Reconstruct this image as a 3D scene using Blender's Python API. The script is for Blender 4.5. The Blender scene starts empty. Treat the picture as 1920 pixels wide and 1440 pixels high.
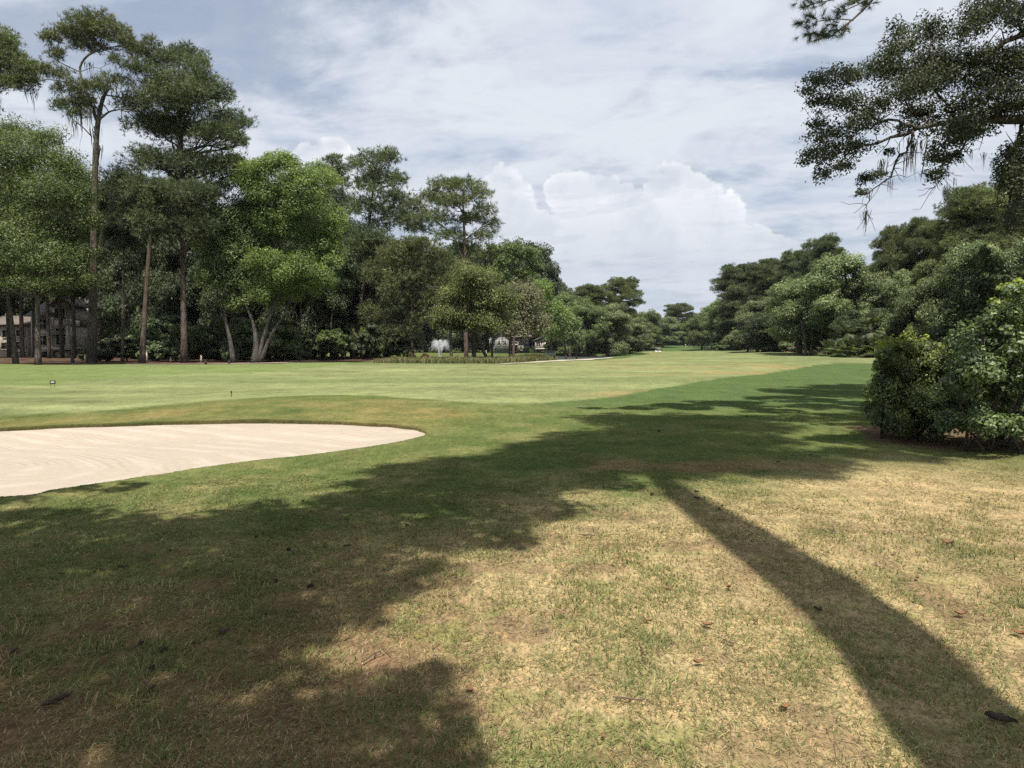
import bpy, bmesh, math, random
import numpy as np
from mathutils import Vector, Matrix

R = math.radians
C = bpy.context.scene.collection
SC = bpy.context.scene

# ------------------------------------------------------------------ camera
F = 1331.0            # focal length in pixels of the 1920 wide photograph
CAM_H = 1.6
PITCH = math.atan(66 / F)
cd = bpy.data.cameras.new('camera')
cam = bpy.data.objects.new('camera', cd)
C.objects.link(cam)
cd.sensor_width = 36
cd.lens = 36 * F / 1920
cd.clip_start = 0.05
cd.clip_end = 6000
cam.location = (0, 0, CAM_H)
cam.rotation_euler = (R(90) - PITCH, 0, 0)
SC.camera = cam

# ------------------------------------------------------------------ light
SUN_EL = 62.0
sd_ = bpy.data.lights.new('sun', 'SUN')
sd_.energy = 5.0
sd_.angle = R(0.42)
sd_.color = (1.0, 0.94, 0.85)
sun = bpy.data.objects.new('sun', sd_)
C.objects.link(sun)
sun.rotation_euler = (R(90 - SUN_EL), 0, 0)
TAN = math.tan(R(SUN_EL))

SC.view_settings.view_transform = 'Standard'
SC.view_settings.look = 'None'
SC.view_settings.exposure = 0.42
SC.view_settings.gamma = 1.0
SC.view_settings.use_curve_mapping = False
SC.render.engine = 'CYCLES'
cy = SC.cycles
cy.max_bounces = 6
cy.diffuse_bounces = 3
cy.glossy_bounces = 2
cy.transmission_bounces = 4
cy.transparent_max_bounces = 8
cy.volume_bounces = 0
cy.use_denoising = False
cy.sample_clamp_indirect = 4.0
SC.render.use_persistent_data = False


class NT:
    """small helper for writing node trees"""
    def __init__(s, tree):
        s.t = tree
        tree.nodes.clear()

    def n(s, typ, **kw):
        nd = s.t.nodes.new(typ)
        for k, v in kw.items():
            setattr(nd, k, v)
        return nd

    def put(s, sock, v):
        if isinstance(v, bpy.types.NodeSocket):
            s.t.links.new(v, sock)
        elif v is not None:
            sock.default_value = v

    def m(s, op, a, b=None, c=None, clamp=False):
        nd = s.n('ShaderNodeMath', operation=op)
        nd.use_clamp = clamp
        for i, v in enumerate((a, b, c)):
            if v is not None:
                s.put(nd.inputs[i], v)
        return nd.outputs[0]

    def xyz(s, x, y, z):
        nd = s.n('ShaderNodeCombineXYZ')
        for i, v in enumerate((x, y, z)):
            s.put(nd.inputs[i], v)
        return nd.outputs[0]

    def sep(s, v):
        nd = s.n('ShaderNodeSeparateXYZ')
        s.put(nd.inputs[0], v)
        return nd.outputs

    def noise(s, vec, scale, detail=4, rough=0.5, dist=0.0, out=0):
        nd = s.n('ShaderNodeTexNoise')
        if vec is not None:
            s.put(nd.inputs['Vector'], vec)
        nd.inputs['Scale'].default_value = scale
        nd.inputs['Detail'].default_value = detail
        nd.inputs['Roughness'].default_value = rough
        nd.inputs['Distortion'].default_value = dist
        return nd.outputs[out]

    def smooth(s, v, a, b, lo=0.0, hi=1.0):
        nd = s.n('ShaderNodeMapRange', interpolation_type='SMOOTHSTEP')
        s.put(nd.inputs['Value'], v)
        nd.inputs['From Min'].default_value = a
        nd.inputs['From Max'].default_value = b
        nd.inputs['To Min'].default_value = lo
        nd.inputs['To Max'].default_value = hi
        return nd.outputs[0]

    def mixc(s, f, a, b, blend='MIX'):
        nd = s.n('ShaderNodeMix', data_type='RGBA', blend_type=blend)
        s.put(nd.inputs[0], f)
        for sk, v in ((nd.inputs[6], a), (nd.inputs[7], b)):
            if isinstance(v, (tuple, list)):
                v = (*v[:3], 1.0)
            s.put(sk, v)
        return nd.outputs[2]


def build_world():
    w = bpy.data.worlds.new('World')
    SC.world = w
    w.use_nodes = True
    k = NT(w.node_tree)
    out = k.n('ShaderNodeOutputWorld')
    sky = k.n('ShaderNodeTexSky', sky_type='NISHITA')
    sky.sun_disc = False
    sky.sun_elevation = R(SUN_EL)
    sky.sun_rotation = math.pi
    sky.dust_density = 2.0
    bg_sky = k.n('ShaderNodeBackground')
    k.put(bg_sky.inputs[0], sky.outputs[0])
    bg_sky.inputs[1].default_value = 0.08
    tc = k.n('ShaderNodeTexCoord')
    x, y, z = k.sep(tc.outputs['Generated'])
    zc = k.m('ADD', k.m('MAXIMUM', z, 0.0), 0.11)
    u = k.m('DIVIDE', x, zc)
    v = k.m('DIVIDE', y, zc)
    # high veil of broken stratocumulus, laid on a plane overhead
    p1 = k.xyz(k.m('ADD', u, k.m('MULTIPLY', v, 0.25)), k.m('MULTIPLY', v, 1.15), 3.3)
    n1 = k.noise(p1, 1.35, 8, 0.58, 0.4)
    n1b = k.noise(p1, 4.2, 6, 0.6, 0.4)
    nn = k.m('ADD', k.m('MULTIPLY', n1, 0.72), k.m('MULTIPLY', n1b, 0.28))
    cover = k.smooth(nn, 0.37, 0.54, 0.52, 1.0)
    p2 = k.xyz(k.m('ADD', u, 7.0), k.m('MULTIPLY', v, 1.3), 8.0)
    n2 = k.noise(p2, 1.7, 8, 0.62, 0.6)
    lum = k.smooth(k.m('ADD', k.m('MULTIPLY', n2, 0.6), k.m('MULTIPLY', nn, 0.4)), 0.34, 0.60)
    veil = k.mixc(lum, (0.56, 0.64, 0.78), (0.79, 0.835, 0.905))
    # paler, greyer air towards the horizon
    hz = k.smooth(z, 0.02, 0.30, 1.0, 0.0)
    veil = k.mixc(k.m('MULTIPLY', hz, 0.55), veil, (0.60, 0.67, 0.775))
    cover = k.m('MAXIMUM', cover, k.m('MULTIPLY', hz, 0.93))
    # towering cumulus above the far end of the fairway (a = x/y, e = z/y)
    ys = k.m('MAXIMUM', y, 0.05)
    a = k.m('DIVIDE', x, ys)
    e = k.m('DIVIDE', z, ys)
    pw = k.xyz(a, e, 1.7)
    wob = k.noise(pw, 15.0, 7, 0.6, 0.1)
    wob2 = k.noise(pw, 45.0, 5, 0.6, 0.0)
    blobs = [(600, 300, 62, 40), (632, 282, 30, 26), (655, 330, 60, 44),
             (945, 352, 40, 46), (962, 400, 46, 60), (925, 440, 70, 60), (985, 470, 60, 50),
             (1052, 362, 36, 32), (1085, 380, 55, 55), (1130, 352, 46, 26), (1165, 372, 50, 34), (1120, 450, 95, 75),
             (1215, 420, 80, 60), (1250, 345, 60, 44), (1290, 372, 62, 50), (1330, 420, 70, 60),
             (1225, 495, 150, 62), (1100, 520, 120, 50), (1390, 462, 60, 40), (1450, 470, 52, 30),
             (1340, 500, 130, 46), (1485, 470, 30, 20), (1020, 515, 90, 50), (1012, 445, 46, 48)]
    fld = None
    for bx, by, rx, ry in blobs:
        dx = k.m('MULTIPLY', k.m('SUBTRACT', a, (bx - 960) / F), F / rx)
        dy = k.m('MULTIPLY', k.m('SUBTRACT', e, (654 - by) / F), F / ry)
        q = k.m('SUBTRACT', 1.0, k.m('ADD', k.m('MULTIPLY', dx, dx), k.m('MULTIPLY', dy, dy)))
        fld = q if fld is None else k.m('SMOOTH_MAX', fld, q, 0.35)
    w2 = k.m('ADD', k.m('MULTIPLY', k.m('SUBTRACT', wob, 0.5), 3.1), k.m('MULTIPLY', k.m('SUBTRACT', wob2, 0.5), 1.5))
    dens = k.m('ADD', fld, w2)
    front = k.smooth(y, 0.1, 0.3)
    cm = k.m('MULTIPLY', k.smooth(dens, -0.08, 0.30), front)
    rim = k.smooth(dens, 0.1, 1.25, 1.0, 0.0)
    top = k.smooth(e, 0.10, 0.24)
    lit = k.m('ADD', k.m('MULTIPLY', rim, 0.38), k.m('MULTIPLY', k.smooth(k.m('ADD', k.m('MULTIPLY', wob, .7), k.m('MULTIPLY', wob2, .3)), 0.38, 0.60), 0.62))
    lit = k.m('MULTIPLY', lit, k.m('ADD', k.m('MULTIPLY', top, 0.7), 0.3))
    cum = k.mixc(lit, (0.62, 0.68, 0.775), (1.10, 1.10, 1.11))
    cm = k.m('MULTIPLY', cm, k.smooth(e, 0.045, 0.15, 0.0, 0.86))
    cloudcol = k.mixc(cm, veil, cum)
    cover2 = k.m('MAXIMUM', cover, cm)
    # below the horizon: the dull green of ground beyond what is built
    bg_c = k.n('ShaderNodeBackground')
    k.put(bg_c.inputs[0], cloudcol)
    bg_c.inputs[1].default_value = 0.73
    ms = k.n('ShaderNodeMixShader')
    k.put(ms.inputs[0], cover2)
    k.t.links.new(bg_sky.outputs[0], ms.inputs[1])
    k.t.links.new(bg_c.outputs[0], ms.inputs[2])
    k.t.links.new(ms.outputs[0], out.inputs[0])


build_world()

# ------------------------------------------------------------------ pixel <-> world
_f = np.array((0, math.cos(PITCH), -math.sin(PITCH)))
_u = np.array((0, math.sin(PITCH), math.cos(PITCH)))
_r = np.array((1.0, 0, 0))


def W(px, py, d):
    """world point seen at pixel (px, py) of the photograph, d metres ahead"""
    v = _f + (px - 960) / F * _r + (720 - py) / F * _u
    v = v * (d / v[1])
    return np.array((v[0], v[1], v[2] + CAM_H))


def Gd(px, py, z=0.0):
    v = _f + (px - 960) / F * _r + (720 - py) / F * _u
    t = (z - CAM_H) / v[2]
    return v[0] * t, v[1] * t


# ------------------------------------------------------------------ noise in numpy
def _hash(ix, iy, seed):
    h = (ix.astype(np.int64) * 374761393 + iy.astype(np.int64) * 668265263 + seed * 1442695041) & 0xFFFFFFFF
    h = ((h ^ (h >> 13)) * 1274126177) & 0xFFFFFFFF
    h = (h ^ (h >> 16)) & 0xFFFFFFFF
    return h / 4294967295.0


def vnoise(x, y, seed=0):
    ix, iy = np.floor(x), np.floor(y)
    fx, fy = x - ix, y - iy
    fx = fx * fx * fx * (fx * (fx * 6 - 15) + 10)
    fy = fy * fy * fy * (fy * (fy * 6 - 15) + 10)
    a, b = _hash(ix, iy, seed), _hash(ix + 1, iy, seed)
    c, d = _hash(ix, iy + 1, seed), _hash(ix + 1, iy + 1, seed)
    return (a * (1 - fx) + b * fx) * (1 - fy) + (c * (1 - fx) + d * fx) * fy


def fbm(x, y, seed=0, octv=4, gain=0.5):
    s, a, t = 0, 1.0, 0
    for i in range(octv):
        s = s + a * vnoise(x * 2 ** i + 17.3 * i, y * 2 ** i - 9.1 * i, seed + i)
        t += a
        a *= gain
    return s / t


def sstep(v, a, b):
    t = np.clip((v - a) / (b - a), 0, 1)
    return t * t * (3 - 2 * t)


def signed_dist(x, y, poly):
    """distance to the polygon's edge, positive inside"""
    P = np.asarray(poly, float)
    Q = np.roll(P, -1, axis=0)
    best = np.full(x.shape, 1e9)
    inside = np.zeros(x.shape, bool)
    for (ax, ay), (bx, by) in zip(P, Q):
        ex, ey = bx - ax, by - ay
        L = ex * ex + ey * ey + 1e-12
        t = np.clip(((x - ax) * ex + (y - ay) * ey) / L, 0, 1)
        d2 = (x - ax - t * ex) ** 2 + (y - ay - t * ey) ** 2
        best = np.minimum(best, d2)
        cond = (ay > y) != (by > y)
        with np.errstate(divide='ignore', invalid='ignore'):
            xi = ex * (y - ay) / (by - ay if by != ay else 1e-12) + ax
        inside ^= cond & (x < xi)
    d = np.sqrt(best)
    return np.where(inside, d, -d)


def smooth_closed(pts, n):
    """closed Catmull-Rom curve through pts, n samples a span"""
    P = np.asarray(pts, float)
    m = len(P)
    out = []
    for i in range(m):
        p0, p1, p2, p3 = P[i - 1], P[i], P[(i + 1) % m], P[(i + 2) % m]
        for t in np.arange(n) / n:
            out.append(0.5 * ((2 * p1) + (-p0 + p2) * t + (2 * p0 - 5 * p1 + 4 * p2 - p3) * t * t + (-p0 + 3 * p1 - 3 * p2 + p3) * t ** 3))
    return np.array(out)


# ------------------------------------------------------------------ terrain
ANCH = np.array([
    (0, 0, 0), (-6, 6, 0), (6, 6, 0), (-10, 12, 0), (10, 12, 0), (0, 14, 0), (-15, 20, 0), (0, 22, 0), (15, 22, 0), (0, -20, 0), (-20, 0, 0), (20, 0, 0),
    (-16, 30, 0.06), (-5, 35, 0.05), (12, 35, 0.12), (-45, 62, .33), (-30, 64, .33), (-22, 66, .33), (-18, 90, .31), (-60, 60, .33),
    (-10, 88, .2), (0, 84, .2), (10, 100, .05), (20, 120, .0), (35, 160, .0), (56, 274, -.05), (62, 245, .1),
    (40, 70, .4), (46, 90, .65), (52, 130, 1.0), (66, 200, 1.15), (30, 60, .3), (80, 120, 1.0),
    (84, 340, 1.7), (77, 365, 4.3), (95, 360, 3.5), (68, 352, 3.0), (110, 350, 1.5), (40, 330, 1.0), (70, 420, 2.0), (20, 260, .4),
    (-40, 110, .3), (-80, 100, .4), (0, 500, 1.5), (150, 300, 1.5), (-150, 200, 1), (-100, 400, 1.5)])

PX_BUNK = [(802, 815), (788, 806), (750, 800), (700, 797), (600, 793), (480, 791), (330, 794), (200, 798), (100, 801), (0, 806)]
PX_BUNK2 = [(0, 935), (100, 922), (200, 907), (300, 893), (400, 877), (500, 864), (600, 853), (700, 839), (760, 828), (793, 820)]
BUNK_POLY = [Gd(*p) for p in PX_BUNK] + [(-12.4, 13.0), (-13.2, 10.4), (-11.2, 8.0), (-8.0, 7.2)] + [Gd(*p) for p in PX_BUNK2]
BUNK = smooth_closed(BUNK_POLY, 10)

POND = smooth_closed([(-12, 98), (-3, 96), (5, 101), (12.5, 121), (18, 140), (25, 156), (24, 170), (18, 182), (5, 180), (-8, 160), (-18, 130), (-18, 108)], 6)
POND_Z = -0.25


def height(x, y, cut=True):
    x = np.asarray(x, float)
    y = np.asarray(y, float)
    num = np.zeros(x.shape)
    den = np.zeros(x.shape)
    for ax, ay, ah in ANCH:
        s2 = (3 + 0.05 * abs(ay)) ** 2
        w = 1.0 / ((x - ax) ** 2 + (y - ay) ** 2 + s2) ** 1.6
        num += w * ah
        den += w
    h = num / den
    h = h + 0.10 * np.exp(-(((y - 20.5 - 0.05 * x) / 4.0) ** 2)) * sstep(-x, -6, 6)
    h = h + (fbm(x / 14, y / 9, 5, 2) - .5) * 0.16 * sstep(y, 16, 40)
    if cut:
        sp = signed_dist(x, y, POND)
        h = h - (h - POND_Z + 0.6) * sstep(sp, -2.5, 1.2)
    return h


def hgt(x, y):
    return float(height(np.array([x]), np.array([y]))[0])


def sand_height(x, y, sdist):
    return -0.03 - 0.22 * sstep(sdist, 0.0, 1.6) + 0.02 * (fbm(x * .9, y * .9, 31, 3) - .5)


# region outlines, unprojected on to the lawn
def gpoly(pxs, z=0.12):
    return [Gd(px, py, z) for px, py in pxs]


FAIR = gpoly([(-300, 800), (0, 774), (187, 767), (375, 753), (434, 748), (516, 741), (610, 737), (703, 739), (797, 746), (870, 751), (950, 753),
              (1025, 750), (1150, 738), (1233, 725), (1317, 715), (1400, 705), (1517, 690), (1558, 686)]) \
    + [(60, 62), (78, 110), (86, 200), (95, 270), (60, 300), (45, 270), (34, 180), (21, 128), (11.5, 92), (4.5, 77), (0, 66), (-11, 63), (-24, 62), (-30, 56), (-40, 46), (-60, 44)]
MULCH = [(-80, 52), (-47.5, 57.0), (-42, 59.0), (-34, 60.5), (-30, 59.5), (-24, 60), (-19, 66), (-14, 78), (-9, 96), (-20, 120), (-60, 130), (-120, 120), (-120, 60)]
DRYB = gpoly([(-200, 820), (0, 804), (300, 792), (600, 790), (760, 800), (830, 790), (880, 770), (760, 752), (610, 744), (434, 756), (200, 775), (0, 782), (-200, 790)])


def ground_albedo(x, y):
    """colour of the turf itself: dry straw, living grass, pine needles"""
    d = np.hypot(x, y)
    n_big = fbm(x / 3.1, y / 3.1, 1, 4)
    n_mid = fbm(x / .7, y / .7, 2, 4)
    n_sm = fbm(x / .16, y / .16, 3, 3)
    green = np.stack([.072 + 0 * x, .096 + 0 * x, .032 + 0 * x], -1)
    green2 = np.array((.105, .118, .042))
    straw = np.array((.300, .232, .122))
    brown = np.array((.150, .098, .052))
    t = np.clip((n_mid - .5) * 1.8 + .45, 0, 1)[..., None]
    col = green * (1 - t) + green2 * t
    # dryness: near lawn and the right-hand side
    px = x / np.maximum(y, .5)
    reach = 6.6 + 4.5 * sstep(px, .12, .55) - 2.4 * sstep(-px, -.1, .4)
    amp = 1 - .75 * sstep(d, 6.5, 11)
    dry = sstep(reach - d, -2.6, 3.2) * 1.05 + amp * ((n_big - .5) * 1.0 + (n_mid - .5) * 1.1 + (n_sm - .5) * .55)
    dry = np.clip(dry, 0, 1)
    dry = dry * sstep(30 - d, 0, 10)
    col = col * (1 - dry[..., None]) + straw * dry[..., None]
    # fallen pine needles and bare soil in the shade at the left
    pin = sstep(-px, -.15, .30) * sstep(5.6 - d, -1.0, 2.0)
    pin = np.clip(pin * 1.1 + (n_mid - .5) * 1.0 + (n_big - .5) * .9 - .12, 0, 1) * sstep(7.0 - d, 0, 2) * sstep(-px, -.4, .1)
    col = col * (1 - .85 * pin[..., None]) + brown * .85 * pin[..., None]
    # a bare brown patch where the trunk shadow meets the crown's
    bp = sstep(1.25 - np.hypot((x - 2.7) / 1.9, (y - 9.6) / .55) + (n_mid - .5) * 1.6, 0, .8)
    col = col * (1 - .5 * bp[..., None]) + np.array((.20, .13, .075)) * .5 * bp[..., None]
    # patch of fresh green
    fg = sstep(n_mid * .6 + n_sm * .4, .58, .70) * sstep(7 - d, 0, 2) * .40
    col = col * (1 - fg[..., None]) + np.array((.105, .155, .036)) * fg[..., None]
    # worn spots of bare soil and thatch
    so = sstep(fbm(x / .34, y / .30, 61, 3), .58, .70) * .55 * sstep(9 - d, 0, 3)
    col = col * (1 - so[..., None]) + np.array((.125, .082, .050)) * so[..., None]
    # dry bank behind the bunker
    sb = signed_dist(x, y, DRYB)
    bk = sstep(sb, -.8, .8) * np.clip(.50 + (n_big - .5) * 1.7 + (n_mid - .5) * .7, 0, 1)
    col = col * (1 - bk[..., None]) + np.array((.185, .148, .060)) * bk[..., None]
    # the rough in the middle distance, wet green
    mid = sstep(y, 15, 22) * sstep(px, -.1, .15)
    col = col * (1 - .88 * mid[..., None]) + np.array((.064, .098, .036)) * .88 * mid[..., None]
    # mown fairway
    sf = signed_dist(x, y, FAIR) + (n_mid - .5) * .35 * sstep(d, 10, 30)
    fm = sstep(sf, -.18, .18)
    stre = fbm(x / 11, y / 2.6, 7, 4)
    st2 = fbm(x / 3, y / 0.8, 8, 3)
    fcol = np.array((.156, .174, .078)) * (0.72 + .56 * stre + .44 * (st2 - .5) + .30 * (fbm(x / 1.3, y / 1.3, 13, 3) - .5))[..., None]
    tan = sstep(fbm(x / 7, y / 4, 9, 4), .52, .66) * sstep(px, .06, .16)
    near_e = sstep(16 - sf, 0, 14) * .8
    tn = (tan * near_e)[..., None]
    fcol = fcol * (1 - .75 * tn) + np.array((.225, .172, .078)) * .75 * tn
    # darker sweep across the fairway
    sw = sstep(fbm(x / 30 + 4, y / 7, 12, 3), .52, .68)[..., None] * .45
    fcol = fcol * (1 - sw) + np.array((.112, .142, .058)) * sw
    far = sstep(y, 130, 260)[..., None] * .5
    fcol = fcol * (1 - far) + np.array((.115, .148, .054)) * far
    col = col * (1 - fm[..., None]) + fcol * fm[..., None]
    # smooth green apron before the trees at the left
    ap = gap = signed_dist(x, y, APRON)
    am = sstep(ap, -.15, .15)[..., None]
    ac = np.array((.125, .158, .058)) * (0.9 + .2 * stre)[..., None]
    col = col * (1 - am) + ac * am
    # leaf litter and pine straw under the trees
    sm = signed_dist(x, y, MULCH) + (n_big - .5) * 1.5
    mm = sstep(sm, -.3, .3)[..., None]
    mc = np.array((.082, .054, .038)) * (.35 + 1.3 * n_mid)[..., None]
    col = col * (1 - mm) + mc * mm
    rm = signed_dist(x, y, LITTER_R) + (n_big - .5) * 2
    mm = sstep(rm, -.4, .4)[..., None]
    col = col * (1 - mm) + np.array((.13, .075, .045)) * mm
    return np.clip(col, .004, 1)


APRON = gpoly([(-250, 722), (0, 712), (97, 711), (139, 704), (240, 698), (360, 694), (470, 693), (560, 689), (640, 684)], .3) + [(-17, 76), (-24, 61.5), (-34, 61), (-42, 60), (-50, 57), (-80, 50)]
LITTER_R = [(44, 88), (50, 110), (58, 150), (66, 200), (80, 262), (130, 262), (130, 88)]
LITTER_B = [(6.2, 11.9), (6.7, 11.35), (7.9, 11.0), (9.0, 10.3), (12, 9.6), (13, 15), (6.8, 14.5)]


# ------------------------------------------------------------------ mesh helpers
def mesh_np(name, V, faces, attrs=None, smooth=False):
    """faces: list of (k, int array (n, k)); attrs: {name: (n,) float or (n,3|4) colour} per vertex"""
    me = bpy.data.meshes.new(name)
    V = np.ascontiguousarray(V, np.float32)
    me.vertices.add(len(V))
    me.vertices.foreach_set('co', V.ravel())
    nl = sum(a.size for a in faces)
    npoly = sum(len(a) for a in faces)
    me.loops.add(nl)
    me.polygons.add(npoly)
    me.loops.foreach_set('vertex_index', np.concatenate([a.ravel() for a in faces]).astype(np.int32))
    st, o = [], 0
    for a in faces:
        st.append(o + np.arange(len(a)) * a.shape[1])
        o += a.size
    me.polygons.foreach_set('loop_start', np.concatenate(st).astype(np.int32))
    if smooth:
        me.polygons.foreach_set('use_smooth', np.ones(npoly, bool))
    me.update(calc_edges=True)
    for an, av in (attrs or {}).items():
        av = np.asarray(av, np.float32)
        if av.ndim == 1:
            at = me.attributes.new(an, 'FLOAT', 'POINT')
            at.data.foreach_set('value', av)
        else:
            if av.shape[1] == 3:
                av = np.concatenate([av, np.ones((len(av), 1), np.float32)], 1)
            at = me.attributes.new(an, 'FLOAT_COLOR', 'POINT')
            at.data.foreach_set('color', av.ravel())
    return me


class MB:
    """collects boxes, tubes and quads into one mesh"""
    def __init__(s):
        s.V, s.Q, s.T, s.n = [], [], [], 0

    def add(s, V, Q=None, T=None):
        V = np.asarray(V, float)
        if Q is not None and len(Q):
            s.Q.append(np.asarray(Q) + s.n)
        if T is not None and len(T):
            s.T.append(np.asarray(T) + s.n)
        s.V.append(V)
        s.n += len(V)

    def box(s, c, size, rz=0.0, taper=0.0):
        sx, sy, sz = (v / 2 for v in size)
        t = 1 - taper
        v = np.array([(-sx, -sy, -sz), (sx, -sy, -sz), (sx, sy, -sz), (-sx, sy, -sz),
                      (-sx * t, -sy * t, sz), (sx * t, -sy * t, sz), (sx * t, sy * t, sz), (-sx * t, sy * t, sz)])
        if rz:
            cc, ss = math.cos(rz), math.sin(rz)
            v = v @ np.array([(cc, ss, 0), (-ss, cc, 0), (0, 0, 1)])
        s.add(v + np.asarray(c, float), [(0, 3, 2, 1), (4, 5, 6, 7), (0, 1, 5, 4), (1, 2, 6, 5), (2, 3, 7, 6), (3, 0, 4, 7)])

    def tube(s, pts, rad, seg=7, rough=0.0, rng=None):
        P = np.asarray(pts, float)
        rad = np.broadcast_to(np.asarray(rad, float), (len(P),))
        n = len(P)
        tg = np.gradient(P, axis=0)
        tg /= np.linalg.norm(tg, axis=1)[:, None] + 1e-9
        ref = np.array((0.0, 1.0, 0.0)) if abs(tg[:, 1]).mean() < .8 else np.array((1.0, 0, 0))
        a = np.cross(tg, ref)
        a /= np.linalg.norm(a, axis=1)[:, None] + 1e-9
        b = np.cross(tg, a)
        th = np.arange(seg) * 2 * math.pi / seg
        rr = np.ones((n, seg))
        if rough and rng is not None:
            rr = rr + rng.normal(0, rough, (n, seg)) + rng.normal(0, rough, (1, seg))
        ring = P[:, None, :] + (a[:, None, :] * np.cos(th)[None, :, None] + b[:, None, :] * np.sin(th)[None, :, None]) * (rad[:, None] * rr)[:, :, None]
        V = ring.reshape(-1, 3)
        i = np.arange(n - 1)[:, None] * seg
        j = np.arange(seg)[None, :]
        j2 = (j + 1) % seg
        Q = np.stack([i + j, i + j2, i + seg + j2, i + seg + j], -1).reshape(-1, 4)
        T = []
        V = np.concatenate([V, P[:1], P[-1:]])
        for k in range(seg):
            T.append((n * seg, (k + 1) % seg, k))
            T.append((n * seg + 1, (n - 1) * seg + k, (n - 1) * seg + (k + 1) % seg))
        s.add(V, Q, T)

    def arrays(s):
        V = np.concatenate(s.V)
        f = []
        if s.Q:
            f.append(np.concatenate(s.Q))
        if s.T:
            f.append(np.concatenate(s.T))
        return V, f

    def mesh(s, name, org=(0, 0, 0), smooth=False):
        V, f = s.arrays()
        return mesh_np(name, V - np.asarray(org, float), f, smooth=smooth)


def obj(name, me, mat, parent=None):
    o = bpy.data.objects.new(name, me)
    C.objects.link(o)
    if mat is not None:
        me.materials.append(mat)
    o.parent = parent
    return o


def tag(o, label=None, cat=None, group=None, kind=None):
    if label:
        o['label'] = label
    if cat:
        o['category'] = cat
    if group:
        o['group'] = group
    if kind:
        o['kind'] = kind
    return o


def thing(name, label, cat, loc, group=None, rz=0.0):
    o = bpy.data.objects.new(name, None)
    o.empty_display_size = .3
    C.objects.link(o)
    o.location = loc
    o.rotation_euler = (0, 0, rz)
    return tag(o, label, cat, group)


def copy_tree(o, parent=None):
    c = o.copy()
    C.objects.link(c)
    c.parent = parent
    for ch in list(o.children):
        copy_tree(ch, c)
    return c


# ------------------------------------------------------------------ materials
def new_mat(name):
    m = bpy.data.materials.new(name)
    m.use_nodes = True
    return m, NT(m.node_tree)


def finish(k, shader):
    o = k.n('ShaderNodeOutputMaterial')
    k.t.links.new(shader, o.inputs[0])


def principled(k, col, rough=.8, spec=.3, normal=None, metal=0.0):
    b = k.n('ShaderNodeBsdfPrincipled')
    if isinstance(col, (tuple, list)):
        col = (*col[:3], 1)
    k.put(b.inputs['Base Color'], col)
    k.put(b.inputs['Roughness'], rough)
    b.inputs['Specular IOR Level'].default_value = spec
    b.inputs['Metallic'].default_value = metal
    if normal is not None:
        k.put(b.inputs['Normal'], normal)
    return b.outputs[0]


def bump(k, h, strength=.5, dist=.02):
    b = k.n('ShaderNodeBump')
    b.inputs['Strength'].default_value = strength
    b.inputs['Distance'].default_value = dist
    k.put(b.inputs['Height'], h)
    return b.outputs[0]


def leaf_mat(name, col, young=None, trans=.3, spec=.25, vary=.24):
    """leaves: colour drifts from leaf to leaf and from spray to spray"""
    m, k = new_mat(name)
    geo = k.n('ShaderNodeNewGeometry')
    at = k.n('ShaderNodeAttribute', attribute_name='cv')
    oi = k.n('ShaderNodeObjectInfo')
    young = young or tuple(min(1, c * s) for c, s in zip(col, (1.75, 1.6, 1.2)))
    f = k.m('ADD', k.m('MULTIPLY', at.outputs['Fac'], .75), k.m('MULTIPLY', geo.outputs['Random Per Island'], .25))
    c = k.mixc(k.smooth(f, .25, .95), col, young)
    val = k.m('ADD', 1 - vary, k.m('MULTIPLY', geo.outputs['Random Per Island'], vary * 2))
    val = k.m('MULTIPLY', val, k.m('ADD', .86, k.m('MULTIPLY', oi.outputs['Random'], .28)))
    hs = k.n('ShaderNodeHueSaturation')
    k.put(hs.inputs['Color'], c)
    k.put(hs.inputs['Value'], val)
    k.put(hs.inputs['Hue'], k.m('ADD', .49, k.m('MULTIPLY', oi.outputs['Random'], .02)))
    b = principled(k, hs.outputs[0], .55, spec)
    tr = k.n('ShaderNodeBsdfTranslucent')
    k.put(tr.inputs[0], k.mixc(1.0, hs.outputs[0], tuple(v * trans * 2.2 for v in (1.15, 1.15, .6)), 'MULTIPLY'))
    mx = k.n('ShaderNodeAddShader')
    k.t.links.new(b, mx.inputs[0])
    k.t.links.new(tr.outputs[0], mx.inputs[1])
    finish(k, mx.outputs[0])
    return m


def bark_mat(name, c1, c2, scale=3.0):
    m, k = new_mat(name)
    tc = k.n('ShaderNodeTexCoord')
    mp = k.n('ShaderNodeMapping')
    mp.inputs['Scale'].default_value = (1, 1, .28)
    k.t.links.new(tc.outputs['Object'], mp.inputs[0])
    n = k.noise(mp.outputs[0], scale * 3, 5, .65, .6)
    n2 = k.noise(tc.outputs['Object'], scale * .35, 3, .5)
    c = k.mixc(k.smooth(n, .35, .65), c1, c2)
    c = k.mixc(k.m('MULTIPLY', k.smooth(n2, .5, .7), .5), c, (.17, .17, .15))
    finish(k, principled(k, c, .95, .1, bump(k, n, .9, .05)))
    return m


def plain_mat(name, col, rough=.6, spec=.3, vary=.12, scale=6, metal=0.0):
    m, k = new_mat(name)
    tc = k.n('ShaderNodeTexCoord')
    n = k.noise(tc.outputs['Object'], scale, 5, .6)
    c = k.mixc(n, tuple(v * (1 - vary) for v in col), tuple(min(1, v * (1 + vary)) for v in col))
    finish(k, principled(k, c, rough, spec, bump(k, n, .15, .01), metal))
    return m


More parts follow.
